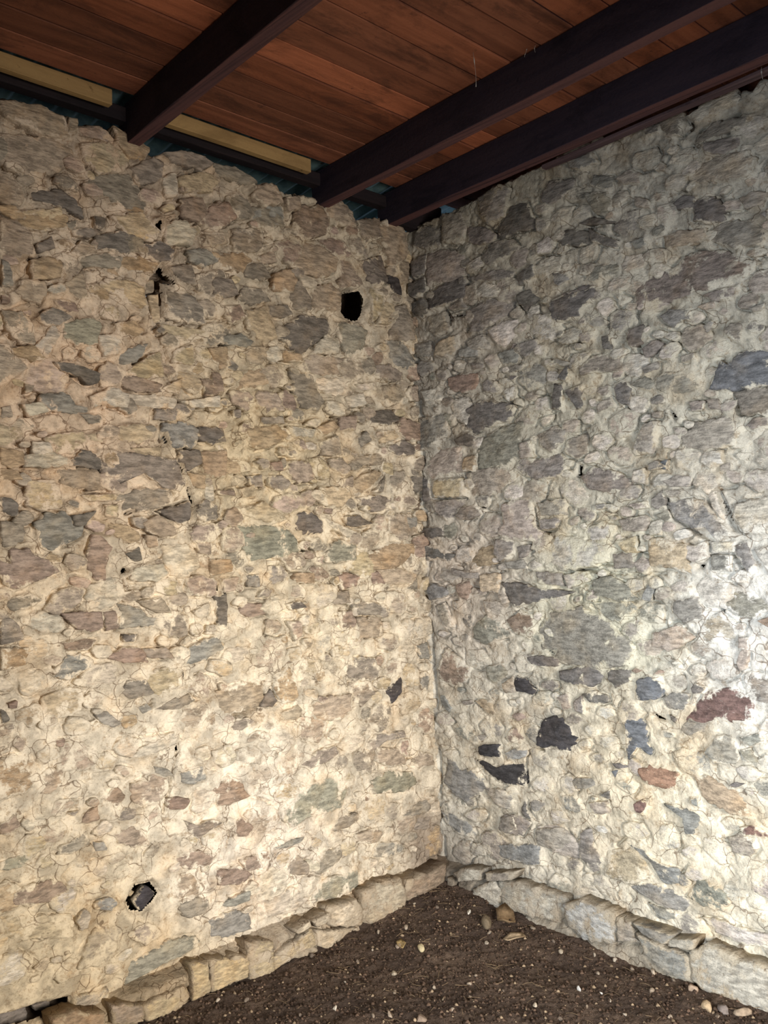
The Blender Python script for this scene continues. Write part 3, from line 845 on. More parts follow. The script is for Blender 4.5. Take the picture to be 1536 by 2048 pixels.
SURVEY_FL = [
((400, 1600, .3906), """
w 840,480 920,430 1020,400 1040,480 1030,550 930,620 840,620
t 1040,470 1060,410 1180,360 1240,320 1250,440 1160,500 1060,510
w 660,560 800,510 835,560 825,640 740,650 660,640
w 570,620 650,570 660,610 600,650
w 470,660 550,610 560,640 480,680
y 370,810 440,740 560,660 590,690 600,740 500,770 380,870
w 595,670 740,660 790,660 720,740 650,770 600,730
y 240,730 360,720 365,800 370,880 260,920 240,850
y 55,830 160,800 235,790 240,900 130,950 60,980
y -40,850 40,840 50,980 -40,1020
"""),
((0, 1600, .29297), """
y 980,1400 1250,1270 1300,1340 1190,1450 1000,1500
t 760,1400 970,1390 960,1500 760,1520
o 360,1500 480,1440 700,1450 700,1560 360,1580
"""),
]
SURVEY_FR = [
((900, 1600, .4141), """
w 30,350 80,325 150,340 150,385 60,390
t 0,370 30,385 30,410 0,415
t 180,350 320,345 300,385 190,385
w 120,430 200,390 250,430 250,520 170,510 115,480
w 240,395 330,400 540,470 555,560 500,590 270,520 250,440
W 560,510 640,480 800,550 810,600 790,690 650,670 570,600
t 810,560 880,590 890,660 930,690 820,680
b 890,590 1080,650 1050,690 940,640
b 910,650 1050,705 1160,760 1170,870 1080,850 960,740
w 1060,670 1190,670 1180,720 1060,700
w 1170,740 1250,700 1400,770 1600,830 1600,1000 1480,1020 1390,990 1230,900 1170,850
"""),
]
# open holes (outline px, depth m) and open joints (polyline px, half width m, depth m)
HOLES_L = [
 ([(685,580),(701,576),(725,577),(732,590),(736,605),(730,628),(722,643),(710,646),(695,637),(684,622),(682,605)], .38),
 ([(254,1807),(272,1768),(309,1762),(326,1787),(313,1808),(288,1830),(263,1829)], .17),
 ([(-60,2042),(0,2033),(73,2010),(135,1993),(145,1996),(143,2019),(129,2030),(88,2040),(-60,2075)], .10),
 ([(293,587),(296,564),(310,546),(325,526),(334,543),(360,573),(325,564),(328,582),(325,634),(313,643),(300,622)], .055),
 ([(305,450),(328,432),(322,467),(312,461)], .05),
]
JOINTS_L = [
 ([(312,655),(330,690),(335,720),(345,780),(350,800),(325,860)], .004, .018),
 ([(321,865),(328,880),(334,893)], .006, .045),
 ([(355,922),(362,940),(366,952)], .007, .05),
 ([(366,952),(385,995),(382,1045),(380,1052)], .006, .04),
 ([(385,1055),(395,1130),(370,1160),(370,1230),(362,1290)], .003, .014),
 ([(372,1335),(371,1364)], .006, .06),
 ([(357,1485),(355,1510)], .007, .06),
 ([(355,1510),(335,1600),(328,1625)], .0035, .02),
 ([(205,855),(205,885)], .004, .02), ([(322,848),(322,915)], .003, .02),
 ([(248,1028),(265,1023)], .006, .05), ([(246,1150),(255,1135)], .008, .05),
 ([(437,1158),(435,1190)], .006, .05), ([(168,980),(220,984)], .003, .02),
 ([(525,488),(527,502)], .007, .06), ([(200,806),(208,818)], .006, .04),
 ([(410,640),(420,620)], .004, .03), ([(668,832),(673,845),(672,862)], .004, .04),
 ([(700,1390),(706,1420)], .006, .045), ([(498,1420),(560,1408)], .004, .02), ([(470,1432),(505,1425)], .005, .03),
 ([(525,1385),(535,1400)], .004, .02), ([(505,1520),(515,1560),(508,1595),(545,1605)], .003, .014),
 ([(728,1460),(715,1520),(735,1590),(748,1620)], .003, .014), ([(760,1270),(765,1240),(768,1265)], .004, .02),
 ([(255,430),(285,432),(292,425)], .005, .03), ([(112,1333),(116,1328)], .005, .03),
 ([(260,1480),(300,1470),(340,1465)], .003, .012), ([(365,1240),(362,1300)], .004, .02),
 ([(360,1290),(375,1270)], .003, .02), ([(303,1410),(306,1403)], .005, .03),
 ([(0,620),(60,600)], .003, .01), ([(715,1690),(722,1740)], .003, .02), ([(752,1640),(768,1640)], .003, .02),
 ([(845,1010),(848,990)], .006, .04), ([(770,645),(790,625),(775,655)], .006, .04), ([(455,1695),(462,1655)], .003, .02),
]
HOLES_R = [
 ([(1151,929),(1163,929),(1159,955),(1151,953)], .06),
 ([(1296,1425),(1306,1426),(1320,1434),(1334,1440),(1345,1448),(1330,1444),(1310,1440)], .035),
 ([(1393,1128),(1410,1128),(1405,1138),(1395,1136)], .05),
]
JOINTS_R = [
 ([(1066,1016),(1072,1045),(1085,1065)], .004, .03), ([(1055,1095),(1085,1068),(1110,1058)], .004, .03),
 ([(930,1038),(960,1012),(965,1012)], .005, .03), ([(870,998),(935,996)], .003, .02), ([(935,945),(960,942),(1000,935)], .003, .02),
 ([(1438,985),(1455,1025),(1465,1045),(1487,1065)], .006, .04), ([(1333,998),(1345,1030),(1380,1058),(1410,1080)], .004, .025),
 ([(1275,1075),(1280,1130)], .005, .04), ([(1280,1100),(1305,1110)], .004, .02), ([(1195,1128),(1228,1128)], .004, .03),
 ([(1140,1142),(1190,1138)], .004, .025), ([(1188,1148),(1192,1155)], .007, .04), ([(1180,1143),(1280,1150),(1330,1145)], .003, .014),
 ([(1465,1110),(1488,1140),(1475,1152)], .004, .03), ([(1420,1000),(1425,1010)], .005, .03), ([(1440,978),(1470,972)], .004, .02),
 ([(1275,700),(1275,605)], .004, .03), ([(1250,745),(1252,720)], .005, .03), ([(1340,820),(1352,840)], .006, .04),
 ([(1470,790),(1475,826)], .005, .03), ([(1476,828),(1540,832)], .004, .02), ([(865,720),(870,690),(905,660)], .006, .04),
 ([(905,630),(930,628)], .006, .04), ([(890,620),(900,650)], .006, .04), ([(935,650),(932,665)], .006, .04),
 ([(1090,1300),(1108,1310)], .006, .05), ([(1052,1530),(1055,1505),(1085,1500)], .004, .03), ([(1052,1535),(1058,1570)], .004, .03),
 ([(1057,1600),(1060,1620),(1072,1640)], .007, .03), ([(880,1625),(878,1640)], .005, .04), ([(1140,500),(1180,475)], .003, .012),
 ([(1400,260),(1478,228)], .005, .035), ([(1373,238),(1386,250),(1368,270)], .008, .05), ([(1340,535),(1410,470)], .003, .015),
 ([(1382,500),(1440,510),(1500,524)], .004, .02), ([(992,462),(1005,450)], .005, .02), ([(1340,1244),(1366,1245)], .003, .02),
 ([(1435,1212),(1440,1222)], .005, .03), ([(1230,1690),(1250,1672)], .004, .02), ([(1120,1690),(1140,1697),(1148,1690)], .005, .03),
]
HOLES_FR = [([(1378,1934),(1384,1934),(1389,1964),(1380,1960)], .04), ([(1127,1793),(1130,1793),(1131,1808),(1127,1806)], .03)]
# ------------------------------------------------------------------ colours of the stones and of the mortar
PALETTE = {'t': (158, 140, 119), 'g': (136, 124, 109), 'd': (106, 97, 89), 'k': (72, 66, 64), 'K': (64, 61, 63), 'b': (136, 131, 121),
           'B': (104, 107, 112), 'n': (138, 133, 113), 'o': (164, 138, 104), 'O': (146, 114, 93), 'y': (180, 160, 126), 'r': (142, 119, 102),
           'R': (116, 91, 84), 'p': (172, 149, 129), 'w': (192, 178, 155), 'W': (196, 192, 184), 'G': (122, 111, 107)}
# patches where the mortar itself is whiter, yellower, pinker or earth-stained: (px, py, radius px, colour)
SPOTS_L = [(150, 1450, 190, (218, 206, 184)), (420, 1640, 160, (222, 211, 190)), (80, 1900, 190, (196, 174, 134)), (280, 1950, 120, (188, 166, 130)),
           (120, 820, 160, (208, 178, 146)), (520, 900, 140, (204, 182, 140)), (600, 1150, 160, (214, 198, 168)), (250, 300, 200, (200, 176, 150)),
           (60, 1250, 150, (206, 184, 150)), (860, 1690, 60, (112, 92, 76)), (560, 500, 160, (194, 178, 152)), (300, 1250, 140, (218, 200, 170)), (500, 1700, 100, (222, 206, 188))]
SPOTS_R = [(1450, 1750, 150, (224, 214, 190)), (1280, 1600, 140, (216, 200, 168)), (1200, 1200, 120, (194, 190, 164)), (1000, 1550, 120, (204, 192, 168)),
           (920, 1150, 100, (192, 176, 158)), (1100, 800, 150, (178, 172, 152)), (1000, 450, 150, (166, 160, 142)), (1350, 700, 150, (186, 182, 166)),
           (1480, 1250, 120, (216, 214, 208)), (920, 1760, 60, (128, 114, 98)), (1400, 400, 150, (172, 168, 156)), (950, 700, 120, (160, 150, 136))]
def mortar_rgb(surf, spots, base, u, v):
    u = np.asarray(u, float); v = np.asarray(v, float)
    b = lin(base); num = np.ones(u.shape+(3,))*b*0.35; den = np.full(u.shape, 0.35)
    wu = u+0.12*fbm(u*4, v*4, 3); wv = v+0.12*fbm(u*4+40, v*4, 3)
    for x, y, r, c in spots:
        if (x, y) not in surf.memo: surf.memo[x, y] = surf.px(x, y)
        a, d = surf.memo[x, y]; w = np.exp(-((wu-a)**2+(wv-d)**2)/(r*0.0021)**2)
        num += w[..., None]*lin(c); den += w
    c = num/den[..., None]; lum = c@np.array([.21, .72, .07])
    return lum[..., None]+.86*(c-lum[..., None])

class Stone:
    def __init__(s, surf, poly, code, rng, prot=None, smear=None, tint=None, depth=0.07):
        s.surf, s.poly, s.depth = surf, poly, depth
        P = np.array(poly); s.c = P.mean(0); s.size = float(np.sqrt(max(1e-5, abs(0.5*np.sum(P[:, 0]*np.roll(P[:, 1], -1)-P[:, 1]*np.roll(P[:, 0], -1))))))
        pale = code in 'wypW'
        s.prot = rng.uniform(0.006, 0.019) if prot is None else prot
        s.tilt = np.array([rng.uniform(-.06, .06), rng.uniform(-.10, .05)])
        s.planes = [(rng.uniform(-.25, .25), rng.uniform(-.25, .25), rng.uniform(.001, .006)) for _ in range(4)]
        s.seed = rng.uniform(0, 90)
        s.smear = (rng.uniform(-0.02, 0.05) if pale else rng.uniform(-0.08, 0.02)) if smear is None else smear
        if smear is None and surf is RIGHT: s.smear -= .02
        if code in 'dk': s.smear = min(s.smear, -.045)
        if code in 'KRBO': s.smear = -0.10 if code == 'K' else -.06
        c = lin(PALETTE[code]) if tint is None else np.array(tint)
        lum = float(c@np.array([.21, .72, .07]))
        if surf in (RIGHT, FOOTR) and code not in 'KRBOG': c = (lum+(.8 if code in 'oyr' else .55)*(c-lum))*np.array([.98, 1.0, 1.03]); k = .05 if code in 'dbgnr' else .14; c = c*(1-k)+k*lin((182, 178, 166))
        else: c = lum+.85*(c-lum)
        if surf is LEFT and code in 'tgdbnor': c = c*.92+.08*lin((192, 180, 156))
        s.up = float(np.clip((s.c[1]-.9)/.6, 0, 1)) if surf is LEFT else .35*float(np.clip((s.c[1]-.8)/.6, 0.1, 1))
        s.poly = poly = [tuple(s.c+(np.array(p)-s.c)*(1.07+.06*s.up)) for p in poly]
        s.prot += s.up*rng.uniform(.002, .014); s.smear -= .03*s.up
        s.tint = c*rng.uniform(.9, 1.12)*np.array([1+rng.uniform(-.03, .03), 1, 1+rng.uniform(-.04, .04)])
    def H(s, u, v, und):
        du, dv = u-s.c[0], v-s.c[1]
        f = np.min([a*du+b*dv+k for a, b, k in s.planes], 0)
        return und(u, v)+s.prot+s.tilt[0]*du+s.tilt[1]*dv+np.maximum(f, -.02)*0.6+0.0045*fbm(u*22+s.seed, v*30, 4, .6)

def stone_mesh(st, und, mrgb, dent=None):
    per = np.sum(np.hypot(*(np.array(st.poly)-np.roll(np.array(st.poly), 1, 0)).T))
    n = int(np.clip(per/0.011, 14, 56))
    ring = resample(st.poly, n)
    d = ring-st.c; r = np.hypot(*d.T)[:, None]
    nz = fbm(ring[:, 0]*38+st.seed, ring[:, 1]*38, 3, .65)[:, None]
    ring = ring+d/np.maximum(r, 1e-6)*nz*np.minimum(0.016, st.size*0.16)
    d = ring-st.c
    fr = [0.97, 1.0, .965, .90, .80, .66, .48, .27]
    U = np.concatenate([st.c[0]+f*d[:, 0] for f in fr]+[[st.c[0]]]); V = np.concatenate([st.c[1]+f*d[:, 1] for f in fr]+[[st.c[1]]])
    H = st.H(U, V, und)
    drop = np.repeat([st.depth, .011, .004, .0012, .0003, 0, 0, 0], n); H[:-1] -= drop
    if dent is not None: H -= dent(U, V)
    E = np.r_[np.repeat([1, 1, .9, .68, .42, .18, .05, 0], n), 0]
    K = len(fr); F = []
    for k in range(K-1):
        for i in range(n):
            j = (i+1) % n; F.append((k*n+i, k*n+j, (k+1)*n+j, (k+1)*n+i))
    F += [((K-1)*n+i, (K-1)*n+(i+1) % n, K*n) for i in range(n)]
    F.append(tuple(range(n-1, -1, -1)))
    P = st.surf.pt(U, V, H)
    return P, F, {'tint': ('FLOAT_COLOR', np.tile(st.tint, (len(P), 1))), 'mortar': ('FLOAT_COLOR', mrgb(U, V)),
                  'edge': ('FLOAT', E), 'smear': ('FLOAT', np.full(len(P), st.smear))}

def read_survey(surf, blocks, rng, **kw):
    out = []
    for (x0, y0, sc), txt in blocks:
        for ln in txt.strip().splitlines():
            code, *pp = ln.split()
            poly = [surf.px(x0+sc*float(a.split(',')[0]), y0+sc*float(a.split(',')[1])) for a in pp]
            out.append(Stone(surf, poly, code, rng, **kw))
    return out

def blob(rng, cu, cv, w, h):
    n = rng.randint(6, 9); a0 = rng.uniform(0, 6.3); rot = rng.uniform(-.4, .4); pts = []
    for i in range(n):
        a = a0+6.283*i/n+rng.uniform(-.25, .25); r = rng.uniform(.75, 1.1)
        x, y = w*r*math.cos(a), h*r*math.sin(a)
        pts.append((cu+x*math.cos(rot)-y*math.sin(rot), cv+x*math.sin(rot)+y*math.cos(rot)))
    return pts

def build_wall(name, label, surf, survey, holes, joints, spots, base, top_px, u_fine, u_far, seed, fill_codes, close_top, rough):
    rng = random.Random(seed)
    und = lambda u, v: 0.014*fbm(np.asarray(u)*3.1+seed, np.asarray(v)*3.1, 3)
    mrgb = lambda u, v: mortar_rgb(surf, spots, base, u, v)
    stones = read_survey(surf, survey, rng)
    holes = [([surf.px(*p) for p in h], d) for h, d in holes]
    joints = [([surf.px(*p) for p in q], w, d) for q, w, d in joints]
    def slit(q, w):
        Q = np.array(q); t = np.gradient(Q, axis=0); t /= np.hypot(*t.T)[:, None]; nn = np.stack([-t[:, 1], t[:, 0]], 1)
        k = w*1.25*np.sin(np.linspace(.35, math.pi-.35, len(Q)))[:, None]
        return [tuple(p) for p in np.concatenate([Q+nn*k, (Q-nn*k)[::-1]])]
    holes += [(slit(resample_open(q, 7), w), min(.10, dp*1.5)) for q, w, dp in joints if w >= .0055]
    joints = [j for j in joints if j[1] < .0055]
    def dent(U, V):
        D = np.zeros(np.shape(U))
        for q, dp in holes:
            Q = np.array(q)
            if U.max() < Q[:, 0].min()-.02 or U.min() > Q[:, 0].max()+.02 or V.max() < Q[:, 1].min()-.02 or V.min() > Q[:, 1].max()+.02: continue
            D = np.maximum(D, .05*sstep(.007, -.003, sdf(U, V, q)))
        return D
    # top contour
    tp = sorted(surf.px(*p) for p in top_px); tu, tv = np.array(tp).T
    step = 0.0048
    u = np.r_[np.arange(u_far, u_fine, 0.02), np.arange(u_fine, 0.065, step)]
    T = np.interp(u, tu, tv)+0.008*fbm(u*30+seed, u*0, 3)+np.where(u < tu[0], 0.03*fbm(u*6, u*0+3, 3), 0)
    nv = int(3.06/step); s = np.linspace(0, 1, nv)[:, None]
    vmin = -0.12
    # free-lying small fill stones between the surveyed ones, and rubble beyond the frame
    extra, far = [], []
    occ = np.zeros((6000, 3)); nocc = 0
    def put(st):
        nonlocal nocc
        occ[nocc] = (st.c[0], st.c[1], st.size); nocc += 1
    for st in stones: put(st)
    for q, dp in holes:
        Q = np.array(q); ext = np.ptp(Q, axis=0)
        for f in (.2, .5, .8):
            occ[nocc] = (*(Q.min(0)+ext*f if ext[1] > 2*ext[0] else Q.mean(0)), float(ext.min())*1.9); nocc += 1
    def clear(a, b, r):
        q = occ[:nocc]; return not np.any((a-q[:, 0])**2+(b-q[:, 1])**2 < (0.50*q[:, 2]+r*.72)**2)
    for lo_, hi_, tr in ((.055, .10, 3500), (.032, .055, 4000), (.018, .03, 1000)):
        for _ in range(tr):
            a, b = rng.uniform(u_fine+.03, -0.03), rng.uniform(0.17, 2.88); w = rng.uniform(lo_, hi_); h = w*rng.uniform(.45, .8)
            if b > np.interp(a, tu, tv)-0.05 or not clear(a, b, w): continue
            if b < (1.3 if surf is RIGHT else .95) and rng.random() < (.75 if surf is RIGHT else .5): continue
            st = Stone(surf, blob(rng, a, b, w, h), rng.choice(fill_codes if b < 1.35 or surf is RIGHT else 'ttgoyrgwpt'), rng, prot=rng.uniform(.002, .012)*rough, smear=rng.uniform(-0.01, 0.09)+(.035 if b < 1.4 else 0))
            extra.append(st); put(st)
    tries = 0
    while tries < 1100:
        tries += 1
        a, b = rng.uniform(max(u_far, u_fine-1.1), u_fine), rng.uniform(0.15, 2.85); w = rng.uniform(.03, .10); h = w*rng.uniform(.45, .8)
        if not clear(a, b, w): continue
        st = Stone(surf, blob(rng, a, b, w, h), rng.choice('ttggdoyrbnpw'), rng); far.append(st); put(st)
    for st in stones:
        if surf is LEFT and st.c[1] > np.interp(st.c[0], tu, tv)-.10: st.prot += .012; st.depth = .20; st.smear -= .03
    Ug = np.broadcast_to(u[None], (nv, len(u))); Vg = vmin+(T[None]-vmin)*s
    # mortar bed
    B = und(Ug, Vg)
    n1 = fbm(Ug*13+seed, Vg*15, 5, .58); n2 = fbm(Ug*42+5, Vg*48+seed, 4, .6)
    flake = np.abs(fbm(Ug*9+33, Vg*12+seed, 4, .55))                   # torn, overlapping trowel laps
    rough = rough*(1-.45*sstep(1.35, .9, Vg)*(surf is RIGHT)-.3*sstep(.9, .5, Vg)*(surf is LEFT))
    Hm = B+(0.008*n1+0.0042*n2)*rough-0.007*sstep(.10, .0, flake)*np.sqrt(rough)+0.004*np.round(fbm(Ug*6+8, Vg*7, 3)*4)/4
    jn = sstep(-.08, .22, fbm(Ug*7+70, Vg*7+seed, 3)); pn = fbm(Ug*26+11, Vg*26+seed, 4, .62)
    for st in stones+extra+far:
        P = np.array(st.poly); lo = P.min(0)-.035; hi = P.max(0)+.035
        i0, i1 = np.searchsorted(u, [lo[0], hi[0]])
        if i1-i0 < 2: continue
        Tm = T[i0:i1].mean(); j0 = int(max(0, (lo[1]-vmin)/(Tm-vmin)*(nv-1)-2)); j1 = int(min(nv, (hi[1]-vmin)/(Tm-vmin)*(nv-1)+3))
        if j1-j0 < 2: continue
        sl = (slice(j0, j1), slice(i0, i1)); uu, vv = Ug[sl], Vg[sl]
        d = sdf(uu, vv, st.poly); hs = st.H(uu, vv, und)
        k = sstep(.010, -.006, d)                                       # inside weight
        inner = hs-0.0065+0.0085*pn[sl]*sstep(-.05, -.0, d)+0.004*sstep(-.022, 0, d)
        Hm[sl] = Hm[sl]*(1-k)+np.minimum(inner, hs+.003)*k
        Hm[sl] -= ((0.014+.018*st.up)*jn[sl]*np.exp(-((d-.002)/.005)**2))           # open joint round the stone
    for q, w, dp in joints:
        P = np.array(q); lo = P.min(0)-.05; hi = P.max(0)+.05
        i0, i1 = np.searchsorted(u, [lo[0], hi[0]]); j0 = int(max(0, (lo[1]-vmin)/3.05*(nv-1)-8)); j1 = int(min(nv, (hi[1]-vmin)/3.05*(nv-1)+20))
        sl = (slice(j0, j1), slice(i0, i1)); uu, vv = Ug[sl]+0.006*n1[sl], Vg[sl]+0.006*n2[sl]
        d = seg_dist(uu, vv, q); Hm[sl] -= dp*1.6*sstep(w*2.2, w*0.8, d)
    uc = Ug-(LEAN_X if surf is LEFT else LEAN_Y)*Vg                    # open crack down the corner
    Hm -= .022*np.exp(-((uc+.012+.006*n1)/.010)**2)*sstep(-.15, .1, fbm(Vg*5+seed, Vg*0, 2))
    cut = np.zeros(Ug.shape, bool)
    for q, dp in holes:
        Q = np.array(q); i0, i1 = np.searchsorted(u, [Q[:, 0].min()-.05, Q[:, 0].max()+.05]); sl = (slice(None), slice(i0, i1))
        d = sdf(Ug[sl]+0.004*n2[sl], Vg[sl]+0.004*n1[sl], q)
        Hm[sl] -= .02*sstep(.006, -.006, d); cut[sl] |= d < (-.005 if dp > .1 else -.0015)
    # stones falling inside a hole or across an open joint are kept out of the opening
    def blocked(st):
        for q, dp in holes:
            if dp > .045 and st.size < .09 and np.hypot(*(np.mean(q, 0)-st.c)) < .15 and sdf(np.array([st.c[0]]), np.array([st.c[1]]), q)[0] < -.004: return True
        return False
    stones = [x for x in stones if not blocked(x)]; extra = [x for x in extra if not blocked(x)]
    # top of the wall: the bed turns over and runs back
    K = 26; Ht = Hm[-1]
    rows_v, rows_h = [], []
    for k in range(1, K+1):
        t = k/K
        rows_h.append(Ht-0.45*t**1.3-0.0)
        rows_v.append(T+0.010*np.minimum(1, k/3)+0.018*fbm(u*16+k*.9, u*0+k*.45+seed, 3)+close_top*t**2)
    U2 = np.concatenate([Ug, np.broadcast_to(u[None], (K, len(u)))]); V2 = np.concatenate([Vg, np.array(rows_v)]); H2 = np.concatenate([Hm, np.array(rows_h)])
    GF = grid_faces(len(u), nv+K); cf = np.concatenate([cut, np.zeros((K, len(u)), bool)]).ravel()
    GF = GF[~cf[GF].all(1)]
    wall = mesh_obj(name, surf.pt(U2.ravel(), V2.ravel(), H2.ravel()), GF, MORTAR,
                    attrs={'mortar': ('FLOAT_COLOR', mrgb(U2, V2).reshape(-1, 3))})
    tag(wall, label, 'wall', kind='structure')
    for q, dp in holes:                                                 # hollow core behind each opening, wider than its mouth
        ring = resample(q, 30); c = ring.mean(0); VV = []; wid = min(2.8, 1+(.095 if dp > .15 else .05)/np.hypot(*(ring-c).T).mean())
        for f, hh in ((1.12, -.012), (1+(wid-1)*.7, -.03), (wid, -.25*dp-.03), (wid, -.7*dp-.04), (wid*.6, -dp-.045), (.05, -dp-.05)):
            r2 = c+(ring-c)*f; VV.append(surf.pt(r2[:, 0], r2[:, 1], und(c[0], c[1])+hh+.012*fbm(r2[:, 0]*30, r2[:, 1]*30+hh*30, 3)*(hh < -.02)))
        F = [(k*30+i, k*30+(i+1) % 30, (k+1)*30+(i+1) % 30, (k+1)*30+i) for k in range(5) for i in range(30)]
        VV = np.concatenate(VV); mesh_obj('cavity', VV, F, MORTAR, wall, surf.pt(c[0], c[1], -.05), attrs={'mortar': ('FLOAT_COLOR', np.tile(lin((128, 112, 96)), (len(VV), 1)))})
    allst = sorted(stones+extra, key=lambda q: -q.size)
    far = far+allst[290:]
    for st in allst[:290]:
        P, F, at = stone_mesh(st, und, mrgb, dent)
        mesh_obj('stone', P, F, STONE, wall, surf.pt(st.c[0], st.c[1], 0.0), attrs=at)
    # rubble beyond the frame and the smallest chips, joined
    VV, FF, AT, off = [], [], {}, 0
    for st in far:
        P, F, at = stone_mesh(st, und, mrgb, dent); VV.append(P); FF += [tuple(i+off for i in f) for f in F]; off += len(P)
        for k2, (ty, val) in at.items(): AT.setdefault(k2, (ty, []))[1].append(val)
    if VV:
        o = mesh_obj('rubble', np.concatenate(VV), FF, STONE, wall, attrs={k2: (ty, np.concatenate(val)) for k2, (ty, val) in AT.items()})
        o['kind'] = 'stuff'
    print(name, len(stones), len(extra), len(far))
    return wall, und, mrgb

TOP_L = [(0,205),(60,212),(130,235),(148,258),(190,258),(222,284),(232,266),(262,282),(290,302),(300,316),(330,312),(365,310),(415,331),(450,337),
         (500,366),(512,373),(548,381),(595,393),(640,399),(660,406),(695,421),(705,441),(735,441),(752,446),(820,466)]
TOP_R = [(812,462),(900,425),(1000,372),(1085,330),(1136,302),(1198,277),(1206,281),(1230,272),(1282,256),(1290,251),(1323,246),(1360,223),(1373,233),
         (1399,212),(1467,180),(1480,189),(1498,189),(1521,165),(1536,160)]
wall_left, und_l, mrgb_l = build_wall('wall_left', 'warm beige rubble stone wall with crumbling lime mortar, left of the corner', LEFT, SURVEY_L, HOLES_L, JOINTS_L,
    SPOTS_L, (204, 189, 164), TOP_L, -2.15, -4.12, 11, 'wwwyypttog', 0.03, 1.0)
wall_right, und_r, mrgb_r = build_wall('wall_right', 'greyer rubble stone wall smeared with lime mortar, right of the corner', RIGHT, SURVEY_R, HOLES_R, JOINTS_R,
    SPOTS_R, (190, 183, 168), TOP_R, -1.80, -4.62, 29, 'wwwwttgnp', 0.10, 0.6)

# loose blocks sitting back inside the wall's openings
def recess_stone(surf, poly_px, code, h, parent, mrgb, seed, depth=0.06):
    rng = random.Random(seed); st = Stone(surf, [surf.px(*p) for p in poly_px], code, rng, prot=h, smear=-.2, depth=depth)
    P, F, at = stone_mesh(st, lambda u, v: np.zeros(np.shape(u)), mrgb)
    return mesh_obj('stone', P, F, STONE, parent, surf.pt(st.c[0], st.c[1], 0.0), attrs=at)
recess_stone(LEFT, [(276,1806),(299,1776),(321,1791),(308,1805),(293,1825),(280,1822)], 'K', -.024, wall_left, mrgb_l, 1)
recess_stone(LEFT, [(260,1812),(272,1800),(282,1822),(266,1825)], 'g', -.12, wall_left, mrgb_l, 2)
recess_stone(LEFT, [(262,1790),(270,1784),(277,1788),(268,1798)], 'y', -.03, wall_left, mrgb_l, 12)
recess_stone(LEFT, [(700,598),(722,592),(733,610),(728,632),(706,630)], 'K', -.20, wall_left, mrgb_l, 3)
recess_stone(LEFT, [(302,591),(321,588),(320,640),(305,642)], 'y', -.018, wall_left, mrgb_l, 4)
recess_stone(LEFT, [(298,562),(313,556),(316,580),(298,584)], 't', -.03, wall_left, mrgb_l, 5)
recess_stone(LEFT, [(80,2022),(112,2012),(116,2030),(82,2034)], 'd', -.05, wall_left, mrgb_l, 6)
recess_stone(LEFT, [(0,2038),(70,2022),(70,2060),(0,2070)], 'd', -.06, wall_left, mrgb_l, 7)

# ------------------------------------------------------------------ projecting footing course
def build_footing(parent, surf, survey, holes, spots, base, seed, u_far, ztop, axis, mrgb):
    rng = random.Random(seed)
    und = lambda u, v: 0.008*fbm(np.asarray(u)*4+seed, np.asarray(v)*6, 3)
    u = np.r_[np.arange(u_far, -2.0, .03), np.arange(-2.0, 0.03, .006)]
    prof = [(-.13, .035), (-.10, .025), (-.06, .012), (-.03, .004), (-.012, 0.0), (0, -.012), (.004, -.03)]+[(.004+.0, -.03-.009*k) for k in range(1, 26)]
    prof = np.array(prof)
    h, dz = prof[:, 0][:, None], prof[:, 1][:, None]
    zt = ztop(u)[None]
    U = np.broadcast_to(u[None], (len(prof), len(u))); V = zt+dz+0*U
    H = h+0*U+und(U, V)+0.010*fbm(U*12+seed, V*12+h*12, 4, .6)
    V = V+0.008*fbm(U*14+3, H*30+seed, 4, .6)
    mrgb0 = mrgb; mrgb = lambda u, v: mrgb0(u, v)*.62*np.array([1.0, .95, .9])   # earth-stained
    stones = read_survey(surf, survey, rng, prot=None, smear=None)
    for st in stones: st.prot += .004; st.depth = .09; st.smear += .02; st.tint = st.tint*np.array([.82, .80, .77])
    for st in stones:
        d = sdf(U, V, st.poly); H = H-(0.02*np.exp(-((d-.004)/.008)**2)+.012*sstep(.004, -.004, d))*(h > -.05)
    P = surf.pt(U.ravel(), V.ravel(), H.ravel())
    foot = mesh_obj('footing', P, grid_faces(len(u), len(prof)), MORTAR, parent, attrs={'mortar': ('FLOAT_COLOR', mrgb(U, np.maximum(V, .02)).reshape(-1, 3))})
    foot['label'] = 'low projecting footing course of rough blocks, dusty on top'
    for st in stones:
        Pm, F, at = stone_mesh(st, und, mrgb)
        mesh_obj('footing_stone', Pm, F, STONE, foot, surf.pt(st.c[0], st.c[1], 0.0), attrs=at)
    return foot
build_footing(wall_left, FOOTL, SURVEY_FL, [], SPOTS_L, (200, 184, 158), 51, -4.1, lambda u: np.interp(u, [-4, -1.95, -1.72, -1.55, -1.0, -.5, 0], [.02, .025, .05, .088, .11, .125, .14]), 0, mrgb_l)
build_footing(wall_right, FOOTR, SURVEY_FR, HOLES_FR, SPOTS_R, (196, 188, 168), 53, -4.6, lambda u: np.interp(u, [-4, -1.5, 0], [.13, .13, .135]), 1, mrgb_r)

